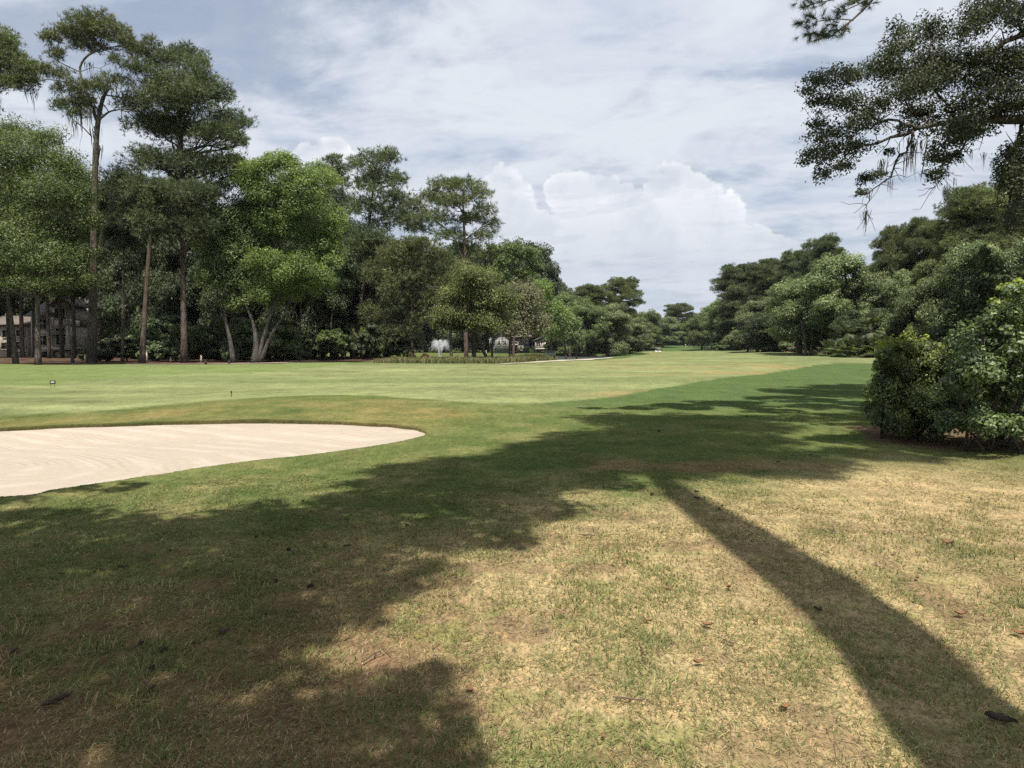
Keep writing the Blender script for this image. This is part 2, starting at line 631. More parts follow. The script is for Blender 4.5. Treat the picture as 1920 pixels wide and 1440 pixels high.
def siding_mat(name, col, pitch=.18):
    m, k = new_mat(name)
    tc = k.n('ShaderNodeTexCoord')
    x, y, z = k.sep(tc.outputs['Object'])
    saw = k.m('FRACT', k.m('DIVIDE', z, pitch))
    n = k.noise(tc.outputs['Object'], 2.5, 5, .6)
    c = k.mixc(n, tuple(v * .8 for v in col), tuple(v * 1.15 for v in col))
    finish(k, principled(k, c, .8, .2, bump(k, saw, .5, .02)))
    return m


def shingle_mat(name, col):
    m, k = new_mat(name)
    tc = k.n('ShaderNodeTexCoord')
    br = k.n('ShaderNodeTexBrick')
    k.t.links.new(tc.outputs['Object'], br.inputs[0])
    br.inputs['Scale'].default_value = 3.0
    br.inputs['Color1'].default_value = (*[v * .8 for v in col], 1)
    br.inputs['Color2'].default_value = (*[v * 1.2 for v in col], 1)
    br.inputs['Mortar'].default_value = (*[v * .6 for v in col], 1)
    n = k.noise(tc.outputs['Object'], 1.1, 5, .6)
    c = k.mixc(k.smooth(n, .4, .7), br.outputs[0], tuple(v * .6 for v in col))
    finish(k, principled(k, c, .9, .15))
    return m


M = {}
M['bark'] = bark_mat('bark_grey', (.055, .045, .036), (.15, .125, .10), 2.5)
M['bark_pine'] = bark_mat('bark_pine', (.052, .040, .032), (.145, .110, .086), 2.2)
M['bark_pale'] = bark_mat('bark_pale', (.050, .046, .040), (.115, .105, .092), 2.5)
M['pine'] = leaf_mat('pine_needles', (0.070, 0.089, 0.039), (0.182, 0.194, 0.079), .18, .25)
M['pine_dark'] = leaf_mat('pine_needles_dark', (0.058, 0.078, 0.037), (0.145, 0.164, 0.074), .15, .25)
M['gum'] = leaf_mat('leaves_gum', (0.06, 0.086, 0.034), (0.165, 0.2, 0.078), .3, .25)
M['bright'] = leaf_mat('leaves_bright', (0.075, 0.115, 0.036), (0.182, 0.240, 0.081), .35, .25)
M['oak'] = leaf_mat('leaves_oak', (0.090, 0.120, 0.058), (0.217, 0.247, 0.120), .22, .3)
M['oak_grey'] = leaf_mat('leaves_oak_mossy', (0.098, 0.126, 0.058), (0.19, 0.224, 0.106), .22, .2)
M['willow'] = leaf_mat('leaves_yellowish', (0.092, 0.115, 0.045), (0.19, 0.21, 0.085), .3, .2)
M['dusty'] = leaf_mat('leaves_dusty', (0.105, 0.104, 0.066), (0.185, 0.18, 0.11), .22, .2)
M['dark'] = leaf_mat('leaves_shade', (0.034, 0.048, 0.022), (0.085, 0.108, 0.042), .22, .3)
M['bush'] = leaf_mat('leaves_bush', (0.052, 0.075, 0.027), (0.179, 0.224, 0.067), .3, .45)
M['glossy'] = leaf_mat('leaves_glossy', (0.054, 0.080, 0.030), (0.146, 0.194, 0.069), .28, .55)
M['oak_limb_shaded'] = leaf_mat('leaves_oak_limb_shaded', (0.033, 0.044, 0.021), (0.080, 0.092, 0.046), .2, .35)  # darker copy of the oak leaves: canopy shade put into the colour
M['fresh'] = leaf_mat('leaves_fresh', (.130, .160, .036), (.220, .245, .060), .35, .35)
M['palm'] = leaf_mat('palm_fronds', (.060, .080, .036), (.120, .145, .066), .2, .4)
M['moss'] = plain_mat('spanish_moss', (.095, .10, .08), .95, .05, .3)
M['reed'] = leaf_mat('reed_grass', (0.085, 0.095, 0.042), (0.2, 0.19, 0.092), .25, .1)
M['litter'] = plain_mat('leaf_litter', (.115, .066, .042), .95, .05, .5, 14)
M['glass'] = plain_mat('window_glass', (.012, .015, .018), .12, .6, .1)
M['cream'] = siding_mat('cream_siding', (.46, .40, .31))
M['trim'] = plain_mat('cream_trim', (.55, .49, .40), .7, .2)
M['roof'] = shingle_mat('roof_shingle', (.20, .17, .15))
M['roof_grey'] = shingle_mat('roof_shingle_grey', (.30, .28, .26))
M['grey_siding'] = siding_mat('grey_siding', (.21, .21, .205))
M['slate_siding'] = siding_mat('slate_siding', (.10, .115, .13))
M['white'] = plain_mat('white_paint', (.72, .72, .70), .35, .4, .05)
M['black'] = plain_mat('black_plastic', (.018, .018, .02), .5, .4)
M['rubber'] = plain_mat('rubber', (.02, .02, .02), .9, .2)
M['green_box'] = siding_mat('green_slats', (.045, .065, .058), .5)
M['wood'] = plain_mat('weathered_wood', (.17, .13, .095), .9, .15, .3, 9)
M['pale_wood'] = plain_mat('pale_stake', (.46, .38, .29), .9, .15, .2, 9)
M['cone'] = plain_mat('pine_cone_brown', (.052, .038, .030), .9, .15, .4, 60)
M['dead_leaf'] = plain_mat('dead_leaf', (.20, .105, .055), .8, .2, .3, 40)
M['twig'] = plain_mat('twig', (.12, .085, .065), .95, .1, .3, 30)
M['concrete'] = plain_mat('path_concrete', (.42, .36, .28), .95, .1, .15, 2)
M['skin'] = plain_mat('skin', (.42, .25, .18), .6, .3, .05)
M['yellow'] = plain_mat('yellow_cloth', (.52, .50, .16), .9, .1, .1)
M['navy'] = plain_mat('dark_cloth', (.03, .035, .05), .9, .1, .1)
M['khaki'] = plain_mat('pale_cloth', (.38, .35, .28), .9, .1, .1)
M['hair'] = plain_mat('hair', (.04, .028, .02), .7, .3, .2)


def ground_mat():
    m, k = new_mat('turf')
    at = k.n('ShaderNodeAttribute', attribute_name='gcol')
    tc = k.n('ShaderNodeTexCoord')
    P = tc.outputs['Object']
    mp = k.n('ShaderNodeMapping')
    mp.inputs['Scale'].default_value = (1, .45, 1)
    k.t.links.new(P, mp.inputs[0])
    nf = k.noise(mp.outputs[0], 42, 3, .7)
    nm = k.noise(mp.outputs[0], 9, 4, .65)
    nl = k.noise(mp.outputs[0], 1.6, 4, .6)
    nb = k.noise(P, .35, 3, .5)
    v = k.m('ADD', k.m('MULTIPLY', k.m('SUBTRACT', nf, .5), 2.1), k.m('MULTIPLY', k.m('SUBTRACT', nm, .5), 1.0))
    v = k.m('ADD', v, k.m('MULTIPLY', k.m('SUBTRACT', nl, .5), .75))
    v = k.m('ADD', v, k.m('MULTIPLY', k.m('SUBTRACT', nb, .5), .35))
    v = k.m('MAXIMUM', k.m('ADD', v, 1.0), .2)
    hs = k.n('ShaderNodeHueSaturation')
    k.put(hs.inputs['Color'], at.outputs['Color'])
    k.put(hs.inputs['Value'], v)
    c = k.mixc(k.m('MULTIPLY', k.smooth(nm, .5, .72), .35), hs.outputs[0],
               k.mixc(1.0, hs.outputs[0], (1.35, 1.12, 1.05), 'MULTIPLY'))
    h = k.m('ADD', k.m('MULTIPLY', nf, .5), nm)
    b = k.n('ShaderNodeBsdfDiffuse')
    k.put(b.inputs[0], c)
    b.inputs[1].default_value = 1.0
    k.put(b.inputs['Normal'], bump(k, h, .55, .03))
    finish(k, b.outputs[0])
    return m


def sand_mat():
    m, k = new_mat('bunker_sand')
    tc = k.n('ShaderNodeTexCoord')
    P = tc.outputs['Object']
    x, y, z = k.sep(P)
    dx = k.m('ADD', x, 12.5)
    dy = k.m('MULTIPLY', k.m('SUBTRACT', y, 10.4), 2.3)
    rr = k.m('SQRT', k.m('ADD', k.m('MULTIPLY', dx, dx), k.m('MULTIPLY', dy, dy)))
    wob = k.noise(P, 1.1, 3, .5)
    rr = k.m('ADD', rr, k.m('MULTIPLY', wob, .75))
    rake = k.m('SINE', k.m('MULTIPLY', rr, 30))
    fade = k.smooth(k.noise(P, .8, 3, .5), .36, .60)
    rake = k.m('MULTIPLY', rake, fade)
    band = k.m('SINE', k.m('MULTIPLY', rr, 7.0))
    nf = k.noise(P, 55, 4, .7)
    nm = k.noise(P, 7, 4, .6)
    c = k.mixc(nm, (.345, .292, .228), (.41, .352, .285))
    c = k.mixc(k.m('MULTIPLY', k.smooth(nf, .6, .78), .35), c, (.30, .23, .15))
    c = k.mixc(k.m('MULTIPLY', k.m('MULTIPLY', k.smooth(band, -.2, 1.0), k.smooth(wob, .35, .6)), .55), c, (.46, .40, .33))
    h = k.m('ADD', k.m('MULTIPLY', rake, .008), k.m('ADD', k.m('MULTIPLY', nf, .008), k.m('MULTIPLY', nm, .03)))
    finish(k, principled(k, c, 1.0, .05, bump(k, h, .8, 1.0)))
    return m


def water_mat():
    m, k = new_mat('pond_water')
    tc = k.n('ShaderNodeTexCoord')
    n = k.noise(tc.outputs['Object'], 2.5, 3, .5)
    finish(k, principled(k, (.045, .052, .050), .32, .6, bump(k, n, .25, .06)))
    return m


def grass_mat(name='grass_blades', trans=.4):
    m, k = new_mat(name)
    at = k.n('ShaderNodeAttribute', attribute_name='gcol')
    d = k.n('ShaderNodeBsdfDiffuse')
    k.put(d.inputs[0], at.outputs['Color'])
    tr = k.n('ShaderNodeBsdfTranslucent')
    k.put(tr.inputs[0], at.outputs['Color'])
    mx = k.n('ShaderNodeMixShader')
    mx.inputs[0].default_value = trans
    k.t.links.new(d.outputs[0], mx.inputs[1])
    k.t.links.new(tr.outputs[0], mx.inputs[2])
    finish(k, mx.outputs[0])
    return m


def spray_mat():
    m, k = new_mat('fountain_spray')
    d = k.n('ShaderNodeBsdfDiffuse')
    d.inputs[0].default_value = (.85, .88, .9, 1)
    t = k.n('ShaderNodeBsdfTransparent')
    mx = k.n('ShaderNodeMixShader')
    mx.inputs[0].default_value = .22
    k.t.links.new(t.outputs[0], mx.inputs[1])
    k.t.links.new(d.outputs[0], mx.inputs[2])
    finish(k, mx.outputs[0])
    return m


M['turf'], M['sand'], M['water'], M['grass'], M['spray'] = ground_mat(), sand_mat(), water_mat(), grass_mat(), spray_mat()


# ------------------------------------------------------------------ ground, bunker, pond, paths
def build_ground():
    fine = np.linspace(-R(41), R(41), 640)
    coarse = np.linspace(R(41), 2 * math.pi - R(41), 90)[1:-1]
    ang = np.concatenate([fine, coarse])
    rows = np.arange(860, 24, -1.9)
    rad = np.concatenate([[.3, .8, 1.3, 1.8, 2.15], CAM_H * F / rows, np.geomspace(CAM_H * F / 24 * 1.02, 2600, 150)])
    A, Rr = np.meshgrid(ang, rad)
    X, Y = Rr * np.sin(A), Rr * np.cos(A)
    x, y = X.ravel(), Y.ravel()
    z = height(x, y)
    sb = signed_dist(x, y, BUNK)
    z = z - .03 * sstep(sb, -.75, -.6) - .9 * sstep(sb, -.35, -.08)
    col = ground_albedo(x, y)
    lb = signed_dist(x, y, LITTER_B) + (fbm(x / .5, y / .5, 44, 3) - .5) * .9
    t = sstep(lb, -.1, .2)[:, None]
    col = col * (1 - t) + np.array((.11, .078, .050)) * t
    na, nr = len(ang), len(rad)
    i = np.arange(nr - 1)[:, None] * na
    j = np.arange(na)[None, :]
    j2 = (j + 1) % na
    Q = np.stack([i + j, i + na + j, i + na + j2, i + j2], -1).reshape(-1, 4)[:, ::-1]
    # the turf lip that overhangs the bunker, with its own close rings
    rng = np.random.default_rng(5)
    t = np.arange(0, len(BUNK), .2)
    bx = np.interp(t, np.arange(len(BUNK) + 1), np.append(BUNK[:, 0], BUNK[0, 0]))
    by = np.interp(t, np.arange(len(BUNK) + 1), np.append(BUNK[:, 1], BUNK[0, 1]))
    tx, ty = np.roll(bx, -1) - np.roll(bx, 1), np.roll(by, -1) - np.roll(by, 1)
    L = np.hypot(tx, ty) + 1e-9
    nx, ny = ty / L, -tx / L
    if signed_dist(bx[:1] + nx[:1] * .05, by[:1] + ny[:1] * .05, BUNK)[0] > 0:
        nx, ny = -nx, -ny
    jit = rng.normal(0, .012, len(t)) + .05 * (vnoise(t * .35, t * 0, 3) - .5)
    rings, rc = [], []
    for off, dz in ((.95, -.02), (.8, .002), (.55, .006), (.3, .014), (.12, .026), (0, .026), (-.010, .0), (-.006, -.13)):
        ox, oy = bx + nx * (off + jit * (off < .2)), by + ny * (off + jit * (off < .2))
        rings.append(np.stack([ox, oy, height(ox, oy) + dz], 1))
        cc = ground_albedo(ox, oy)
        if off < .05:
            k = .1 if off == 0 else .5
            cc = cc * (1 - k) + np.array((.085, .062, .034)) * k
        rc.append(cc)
    n0, m = len(x), len(t)
    a = np.arange(len(rings) - 1)[:, None] * m
    b = np.arange(m)[None]
    Q = np.concatenate([Q, n0 + np.stack([a + b, a + (b + 1) % m, a + m + (b + 1) % m, a + m + b], -1).reshape(-1, 4)])
    lv = np.concatenate(rings)
    x, y, z = np.append(x, lv[:, 0]), np.append(y, lv[:, 1]), np.append(z, lv[:, 2])
    col = np.concatenate([col] + rc)
    me = mesh_np('ground', np.stack([x, y, z], 1), [Q], {'gcol': col}, True)
    o = obj('ground', me, M['turf'])
    tag(o, 'mown golf course lawn with dry straw patches in the foreground', 'lawn', kind='structure')


def build_bunker():
    b = BUNK
    c = np.array((-5.6, 10.6))
    t = np.concatenate([np.linspace(0.02, .93, 34), np.linspace(.945, 1.006, 10)])
    P = c + (b - c)[None] * t[:, None, None]
    x, y = P[..., 0].ravel(), P[..., 1].ravel()
    s = signed_dist(x, y, b)
    z = sand_height(x, y, s)
    n, k = len(b), len(t)
    i = np.arange(k - 1)[:, None] * n
    j = np.arange(n)[None, :]
    j2 = (j + 1) % n
    Q = np.stack([i + j, i + n + j, i + n + j2, i + j2], -1).reshape(-1, 4)
    V = np.stack([x, y, z], 1)
    V = np.concatenate([V, [[c[0], c[1], sand_height(c[0:1], c[1:2], np.array([2.0]))[0]]]])
    T = np.array([(len(V) - 1, a, (a + 1) % n) for a in range(n)])
    o = obj('sand_bunker', mesh_np('sand_bunker', V, [Q, T], smooth=True), M['sand'])
    tag(o, 'pale raked sand bunker cut into the lawn at the left', 'bunker', kind='structure')


def ribbon(name, pts, width, mat, lift=.03, z=None):
    P = np.asarray(pts, float)
    t = np.linspace(0, len(P) - 1, (len(P) - 1) * 10 + 1)
    x = np.interp(t, np.arange(len(P)), P[:, 0])
    y = np.interp(t, np.arange(len(P)), P[:, 1])
    wd = np.interp(t, np.arange(len(P)), np.broadcast_to(width, (len(P),)))
    dx, dy = np.gradient(x), np.gradient(y)
    L = np.hypot(dx, dy)
    nx, ny = -dy / L, dx / L
    lat = np.linspace(-.5, .5, 5)
    X = x[:, None] + nx[:, None] * wd[:, None] * lat
    Y = y[:, None] + ny[:, None] * wd[:, None] * lat
    Z = height(X.ravel(), Y.ravel()) + lift
    V = np.stack([X.ravel(), Y.ravel(), Z], 1)
    n = len(x)
    i = np.arange(n - 1)[:, None] * 5
    j = np.arange(4)[None]
    Q = np.stack([i + j, i + j + 1, i + 6 + j, i + 5 + j], -1).reshape(-1, 4)[:, ::-1]
    return obj(name, mesh_np(name, V, [Q], smooth=True), mat)


def build_paths():
    a = [(-31.5, 58.0), (-28.5, 59.5), (-25, 62.3), (-22, 65.5), (-19.5, 72)]
    tag(ribbon('cart_path', a, 1.7, M['concrete']), 'pale cart path curving before the pine bed at the left', 'path', kind='structure')
    b = [(-1.5, 63), (1, 70), (4, 79), (8.5, 92), (13, 108), (18, 128)]
    tag(ribbon('sandy_path', b, (.4, .9, 2.2, 2.8, 1.8, .8), M['concrete'], .04), 'pale sandy path along the near edge of the pond', 'path', kind='structure')
    c = [(44.5, 232), (49, 238), (53.5, 246), (59, 256)]
    tag(ribbon('far_path', c, (1.5, 4, 4, 2), M['concrete'], .06), 'pale path crossing the far fairway below the golf cart', 'path', kind='structure')


def build_pond():
    b = POND
    c = b.mean(0)
    n = len(b)
    bb = c + (b - c) * 1.03
    V = np.concatenate([np.stack([bb[:, 0], bb[:, 1], np.full(n, POND_Z)], 1), [[c[0], c[1], POND_Z]]])
    T = np.array([(n, i, (i + 1) % n) for i in range(n)])
    tag(obj('water', mesh_np('water', V, [T]), M['water']), 'grey pond beyond the fairway in front of the houses', 'pond', kind='structure')


build_ground()
build_bunker()
build_paths()
build_pond()


# ------------------------------------------------------------------ grass
def blades(P, L, Wd, az, tilt, col, bend):
    """one bent blade (quad + tip triangle) a point"""
    n = len(P)
    dirh = np.stack([np.cos(az), np.sin(az), 0 * az], 1)
    side = np.stack([-np.sin(az + .4), np.cos(az + .4), 0 * az], 1)
    up = np.array((0, 0, 1.0))
    t1 = dirh * np.sin(tilt)[:, None] + up * np.cos(tilt)[:, None]
    tl2 = np.minimum(tilt + bend, 1.75)
    t2 = dirh * np.sin(tl2)[:, None] + up * np.cos(tl2)[:, None]
    m = P + t1 * (L * .55)[:, None]
    tip = m + t2 * (L * .5)[:, None]
    tip[:, 2] = np.maximum(tip[:, 2], P[:, 2] + .004)
    s = side * (Wd * .5)[:, None]
    V = np.stack([P - s, P + s, m + s * .85, m - s * .85, tip], 1).reshape(-1, 3)
    b = np.arange(n)[:, None] * 5
    Q = b + np.array([[0, 1, 2, 3]])
    T = b + np.array([[3, 2, 4]])
    return V, Q, T, np.repeat(col, 5, axis=0)


def build_grass():
    rng = np.random.default_rng(11)
    N = 520000
    lo, hi, e = 2.25, 15.0, .45
    u = rng.random(N)
    d = (lo ** e + u * (hi ** e - lo ** e)) ** (1 / e)
    x = (rng.random(N) * 2 - 1) * (.78 * d + 1.1)
    y = d
    ok = signed_dist(x, y, BUNK) < -.03
    ok &= signed_dist(x, y, LITTER_B) < .25
    x, y, d = x[ok], y[ok], d[ok]
    n = len(x)
    clump = fbm(x / .22, y / .22, 21, 3)
    keep = rng.random(n) < np.clip(.35 + 1.6 * (clump - .3), .15, 1) * (1 - .6 * sstep(fbm(x / .34, y / .30, 61, 3), .58, .70)) * (1 - sstep(d, 8.5, 14.8))
    x, y, d, clump = x[keep], y[keep], d[keep], clump[keep]
    n = len(x)
    base = ground_albedo(x, y)
    g = rng.random(n)
    greenness = sstep(fbm(x / .5, y / .5, 23, 4), .42, .72) * .60 + .23
    isg = g < greenness
    straw = np.array((.64, .515, .295)) * (.18 + 1.12 * rng.random(n))[:, None]
    grn = np.array((.180, .228, .080)) * (.6 + .8 * rng.random(n))[:, None]
    blade = np.where(isg[:, None], grn, straw)
    mixf = (.62 * sstep(d, 3, 9.5) + .30)[:, None]
    col = blade * (1 - mixf) + base * (1.0 + (rng.random(n) - .4) * (1 - .5 * sstep(d, 5, 11)))[:, None] * mixf
    L = (.018 + .030 * rng.random(n) + .028 * isg * rng.random(n)) * (1 + .3 * (clump - .5)) * (1 - .5 * sstep(d, 6, 12))
    Wd = (.0030 + .0020 * rng.random(n)) * (1 + .22 * np.maximum(d - 3, 0))
    tilt = np.minimum(np.where(isg, .35 + .8 * rng.random(n), .75 + .75 * rng.random(n)) + .5 * sstep(d, 5, 10), 1.5)
    z = height(x, y)
    V, Q, T, cc = blades(np.stack([x, y, z - .002], 1), L, Wd, rng.random(n) * 6.283, tilt, col, .3 + .5 * rng.random(n))
    o = obj('grass', mesh_np('grass', V, [Q, T], {'gcol': cc}), M['grass'])
    tag(o, 'short dry and green grass blades covering the near lawn', 'grass', kind='stuff')
    # tufts of taller, fresher grass
    n0 = 420
    d0 = (lo ** e + rng.random(n0) * (8.5 ** e - lo ** e)) ** (1 / e)
    x0 = (rng.random(n0) * 2 - 1) * (.75 * d0 + 1)
    w = fbm(x0 / .9, d0 / .9, 27, 3)
    s = w > .47
    x0, d0 = x0[s], d0[s]
    k = 26
    n = len(x0) * k
    sp = rng.normal(0, .05, (n, 2))
    x = np.repeat(x0, k) + sp[:, 0]
    y = np.repeat(d0, k) + sp[:, 1] * .8
    ok = signed_dist(x, y, BUNK) < -.05
    x, y, n = x[ok], y[ok], int(ok.sum())
    az = np.arctan2(rng.normal(0, 1, n), rng.normal(0, 1, n))
    col = np.array((.170, .220, .075)) * (.6 + .9 * rng.random(n))[:, None]
    mixs = (rng.random(n) < .4)[:, None]
    col = np.where(mixs, np.array((.46, .37, .20)), col)
    V, Q, T, cc = blades(np.stack([x, y, height(x, y)], 1), .035 + .05 * rng.random(n), .0035 + .002 * rng.random(n), az, .2 + .7 * rng.random(n), col, .3 + .6 * rng.random(n))
    o = obj('grass_tufts', mesh_np('grass_tufts', V, [Q, T], {'gcol': cc}), M['grass'])
    tag(o, 'fresh green tufts standing out of the dry lawn', 'grass', kind='stuff')
    # fallen needles
    n = 9000
    d = (lo ** e + rng.random(n) * (9 ** e - lo ** e)) ** (1 / e)
    px = rng.random(n) * 1.5 - .75
    keep = rng.random(n) < .12 + .88 * sstep(-px, -.1, .3) * sstep(6.0 - d, -1, 2)
    d, px = d[keep], px[keep]
    n = len(d)
    x, y = px * d, d
    ok = signed_dist(x, y, BUNK) < -.05
    x, y, n = x[ok], y[ok], int(ok.sum())
    col = np.array((.235, .15, .085)) * (.45 + 1.0 * rng.random(n))[:, None]
    V, Q, T, cc = blades(np.stack([x, y, height(x, y) + .012 + .015 * rng.random(n)], 1), .09 + .11 * rng.random(n), .0022 + .0012 * rng.random(n), rng.random(n) * 6.283,
                         1.35 + .25 * rng.random(n), col, .05 + .25 * rng.random(n))
    o = obj('pine_straw', mesh_np('pine_straw', V, [Q, T], {'gcol': cc}), M['grass'])
    tag(o, 'fallen brown pine needles strewn over the near lawn', 'pine straw', kind='stuff')


build_grass()


# ------------------------------------------------------------------ foliage
def sub_clumps(cl, rng, sub):
    """cl (n,6): centre and radii. Returns sub-clump centres, radii, colour value, parent index"""
    idx = np.repeat(np.arange(len(cl)), sub)
    n = len(idx)
    v = rng.normal(0, 1, (n, 3))
    v /= np.linalg.norm(v, axis=1)[:, None]
    v[:, 2] = np.where(v[:, 2] < -.45, -v[:, 2] * .6, v[:, 2])
    rr = .30 + .62 * rng.random(n) ** .6
    spr = rng.random(n) < .2
    rr = np.where(spr, rr * 1.28, rr)
    c = cl[idx, :3] + v * cl[idx, 3:] * rr[:, None]
    r = cl[idx, 3:] * ((.25 + .28 * rng.random(n) ** 1.5) * np.where(spr, .7, 1))[:, None]
    cv = np.clip(.12 + .55 * rng.random(n) + .25 * v[:, 2] * 0 + rng.normal(0, .12, n), 0, 1)
    return c, r, cv, idx


def foliage(cl, N, size, rng, style='leaf', sub=10, flat=.62, droop=0.0):
    """one mesh of many small leaves (or needle tufts) gathered in sprays"""
    cl = np.asarray(cl, float)
    c, r, cv, idx = sub_clumps(cl, rng, int(sub * (1.9 if style == 'leaf' else 1.6)))
    wgt = (r[:, 0] * r[:, 2]) ** 1.0
    cnt = rng.multinomial(N, wgt / wgt.sum())
    k = np.repeat(np.arange(len(c)), cnt)
    off = rng.normal(0, 1, (len(k), 3))
    ln = np.linalg.norm(off, axis=1)[:, None]
    off = off / ln * (rng.random(len(k))[:, None] ** .28 + .10 * np.abs(rng.normal(0, 1, (len(k), 1))))
    P = c[k] + off * r[k] * np.array((1.0, 1.0, flat))
    if droop:
        P[:, 2] -= droop * rng.random(len(k)) ** 2
    lv = np.clip(cv[k] + rng.normal(0, .08, len(k)), 0, 1)
    n = len(P)
    if style == 'leaf':
        nrm = off * 1.3 + rng.normal(0, .45, (n, 3)) + np.array((0, 0, .5))
        nrm /= np.linalg.norm(nrm, axis=1)[:, None] + 1e-9
        t = rng.normal(0, 1, (n, 3))
        t -= nrm * (t * nrm).sum(1)[:, None]
        t /= np.linalg.norm(t, axis=1)[:, None] + 1e-9
        s = np.cross(nrm, t)
        a = size * (.65 + .7 * rng.random(n))[:, None]
        b = a * (.42 + .2 * rng.random(n))[:, None]
        fold = nrm * b * .35
        V = np.stack([P - t * a * .5, P + s * b * .5 + fold - t * a * .06, P + t * a * .5, P - s * b * .5 + fold - t * a * .06], 1).reshape(-1, 3)
        Q = np.arange(n * 4).reshape(-1, 4)
        return mesh_np('crown', V, [Q], {'cv': np.repeat(lv, 4)})
    # needle tufts
    K = 8
    ax = off * .8 + rng.normal(0, .4, (n, 3)) + np.array((0, 0, .55))
    ax /= np.linalg.norm(ax, axis=1)[:, None] + 1e-9
    dd = np.repeat(ax, K, 0) * .75 + rng.normal(0, .55, (n * K, 3))
    dd /= np.linalg.norm(dd, axis=1)[:, None] + 1e-9
    sd = np.cross(dd, rng.normal(0, 1, (n * K, 3)))
    sd /= np.linalg.norm(sd, axis=1)[:, None] + 1e-9
    B = np.repeat(P, K, 0)
    L = size * (.75 + .5 * rng.random(n * K))[:, None]
    wd = size * .12
    V = np.stack([B + dd * L * .12 - sd * wd * .5, B + dd * L * .12 + sd * wd * .5, B + dd * L], 1).reshape(-1, 3)
    T = np.arange(n * K * 3).reshape(-1, 3)
    return mesh_np('crown', V, [T], {'cv': np.repeat(np.repeat(lv, K), 3)})


def curve_pts(a, b, rng, n=6, sag=.12, wig=.05):
    a, b = np.asarray(a, float), np.asarray(b, float)
    t = np.linspace(0, 1, n)[:, None]
    L = np.linalg.norm(b - a)
    p = a + (b - a) * t
    p[:, 2] += sag * L * np.sin(t[:, 0] * math.pi) * (rng.random() * 1.6 - .5)
    p[1:-1] += rng.normal(0, wig * L, (n - 2, 3))
    return p


def limbs(mb, trunk_pts, trunk_rad, cl, rng, twigs=4):
    """branches from the trunk line to every clump, and twigs inside it"""
    T = np.asarray(trunk_pts)
    rd = np.asarray(trunk_rad)
    for c in cl:
        ctr = c[:3]
        dist = np.linalg.norm(T - ctr, axis=1) + np.where(T[:, 2] > ctr[2] - .15 * abs(c[3]), 3.0 * c[3], 0)
        dist = dist + np.where(np.arange(len(T)) < .25 * len(T), 6.0, 0)
        j = int(np.argmin(dist))
        ln = np.linalg.norm(T[j] - ctr)
        r0 = min(rd[j] * .62, .02 + .022 * ln + .012 * c[3])
        p = curve_pts(T[j], ctr, rng, 6, .12, .035)
        mb.tube(p, np.linspace(r0, r0 * .35, 6), 5)
        for _ in range(twigs):
            v = rng.normal(0, 1, 3)
            v /= np.linalg.norm(v)
            e = ctr + v * c[3:] * .8
            mb.tube(curve_pts(p[-2 - rng.integers(0, 2)], e, rng, 4, .1, .05), np.linspace(r0 * .4, r0 * .12, 4), 4)


def moss_mesh(spots, rng):
    """grey strands: spots of (x, y, z, length, spread)"""
    Vs, Qs, n0 = [], [], 0
    for (x, y, z, L, sp) in spots:
        for _ in range(15):
            ox, oy = rng.normal(0, sp * .5, 2)
            l = L * (.35 + 1.0 * rng.random() ** 1.5)
            w = sp * (.08 + .16 * rng.random())
            m = 5
            t = np.linspace(0, 1, m)
            wob = np.cumsum(rng.normal(0, sp * .12, (m, 2)), 0)
            th = rng.random() * 3.14
            px = x + ox * (1 - .5 * t) + wob[:, 0]
            py = y + oy * (1 - .5 * t) + wob[:, 1]
            pz = z - l * t
            ww = w * np.array((.35, 1, .8, .5, .06))
            V = np.stack([np.stack([px - ww * math.cos(th) * .5, py - ww * math.sin(th) * .5, pz], 1),
                          np.stack([px + ww * math.cos(th) * .5, py + ww * math.sin(th) * .5, pz], 1)], 1).reshape(-1, 3)
            Q = np.array([(2 * i, 2 * i + 1, 2 * i + 3, 2 * i + 2) for i in range(m - 1)]) + n0
            Vs.append(V)
            Qs.append(Q)
            n0 += len(V)
    return np.concatenate(Vs), np.concatenate(Qs)


def dense_poly(pts, rad, step=None, n=14):
    P = np.asarray(pts, float)
    t = np.linspace(0, len(P) - 1, n)
    i = np.arange(len(P))
    # smooth through the points
    out = np.stack([np.interp(t, i, P[:, a]) for a in range(3)], 1)
    for _ in range(2):
        out[1:-1] = .25 * out[:-2] + .5 * out[1:-1] + .25 * out[2:]
    return out, np.interp(t, i, rad)


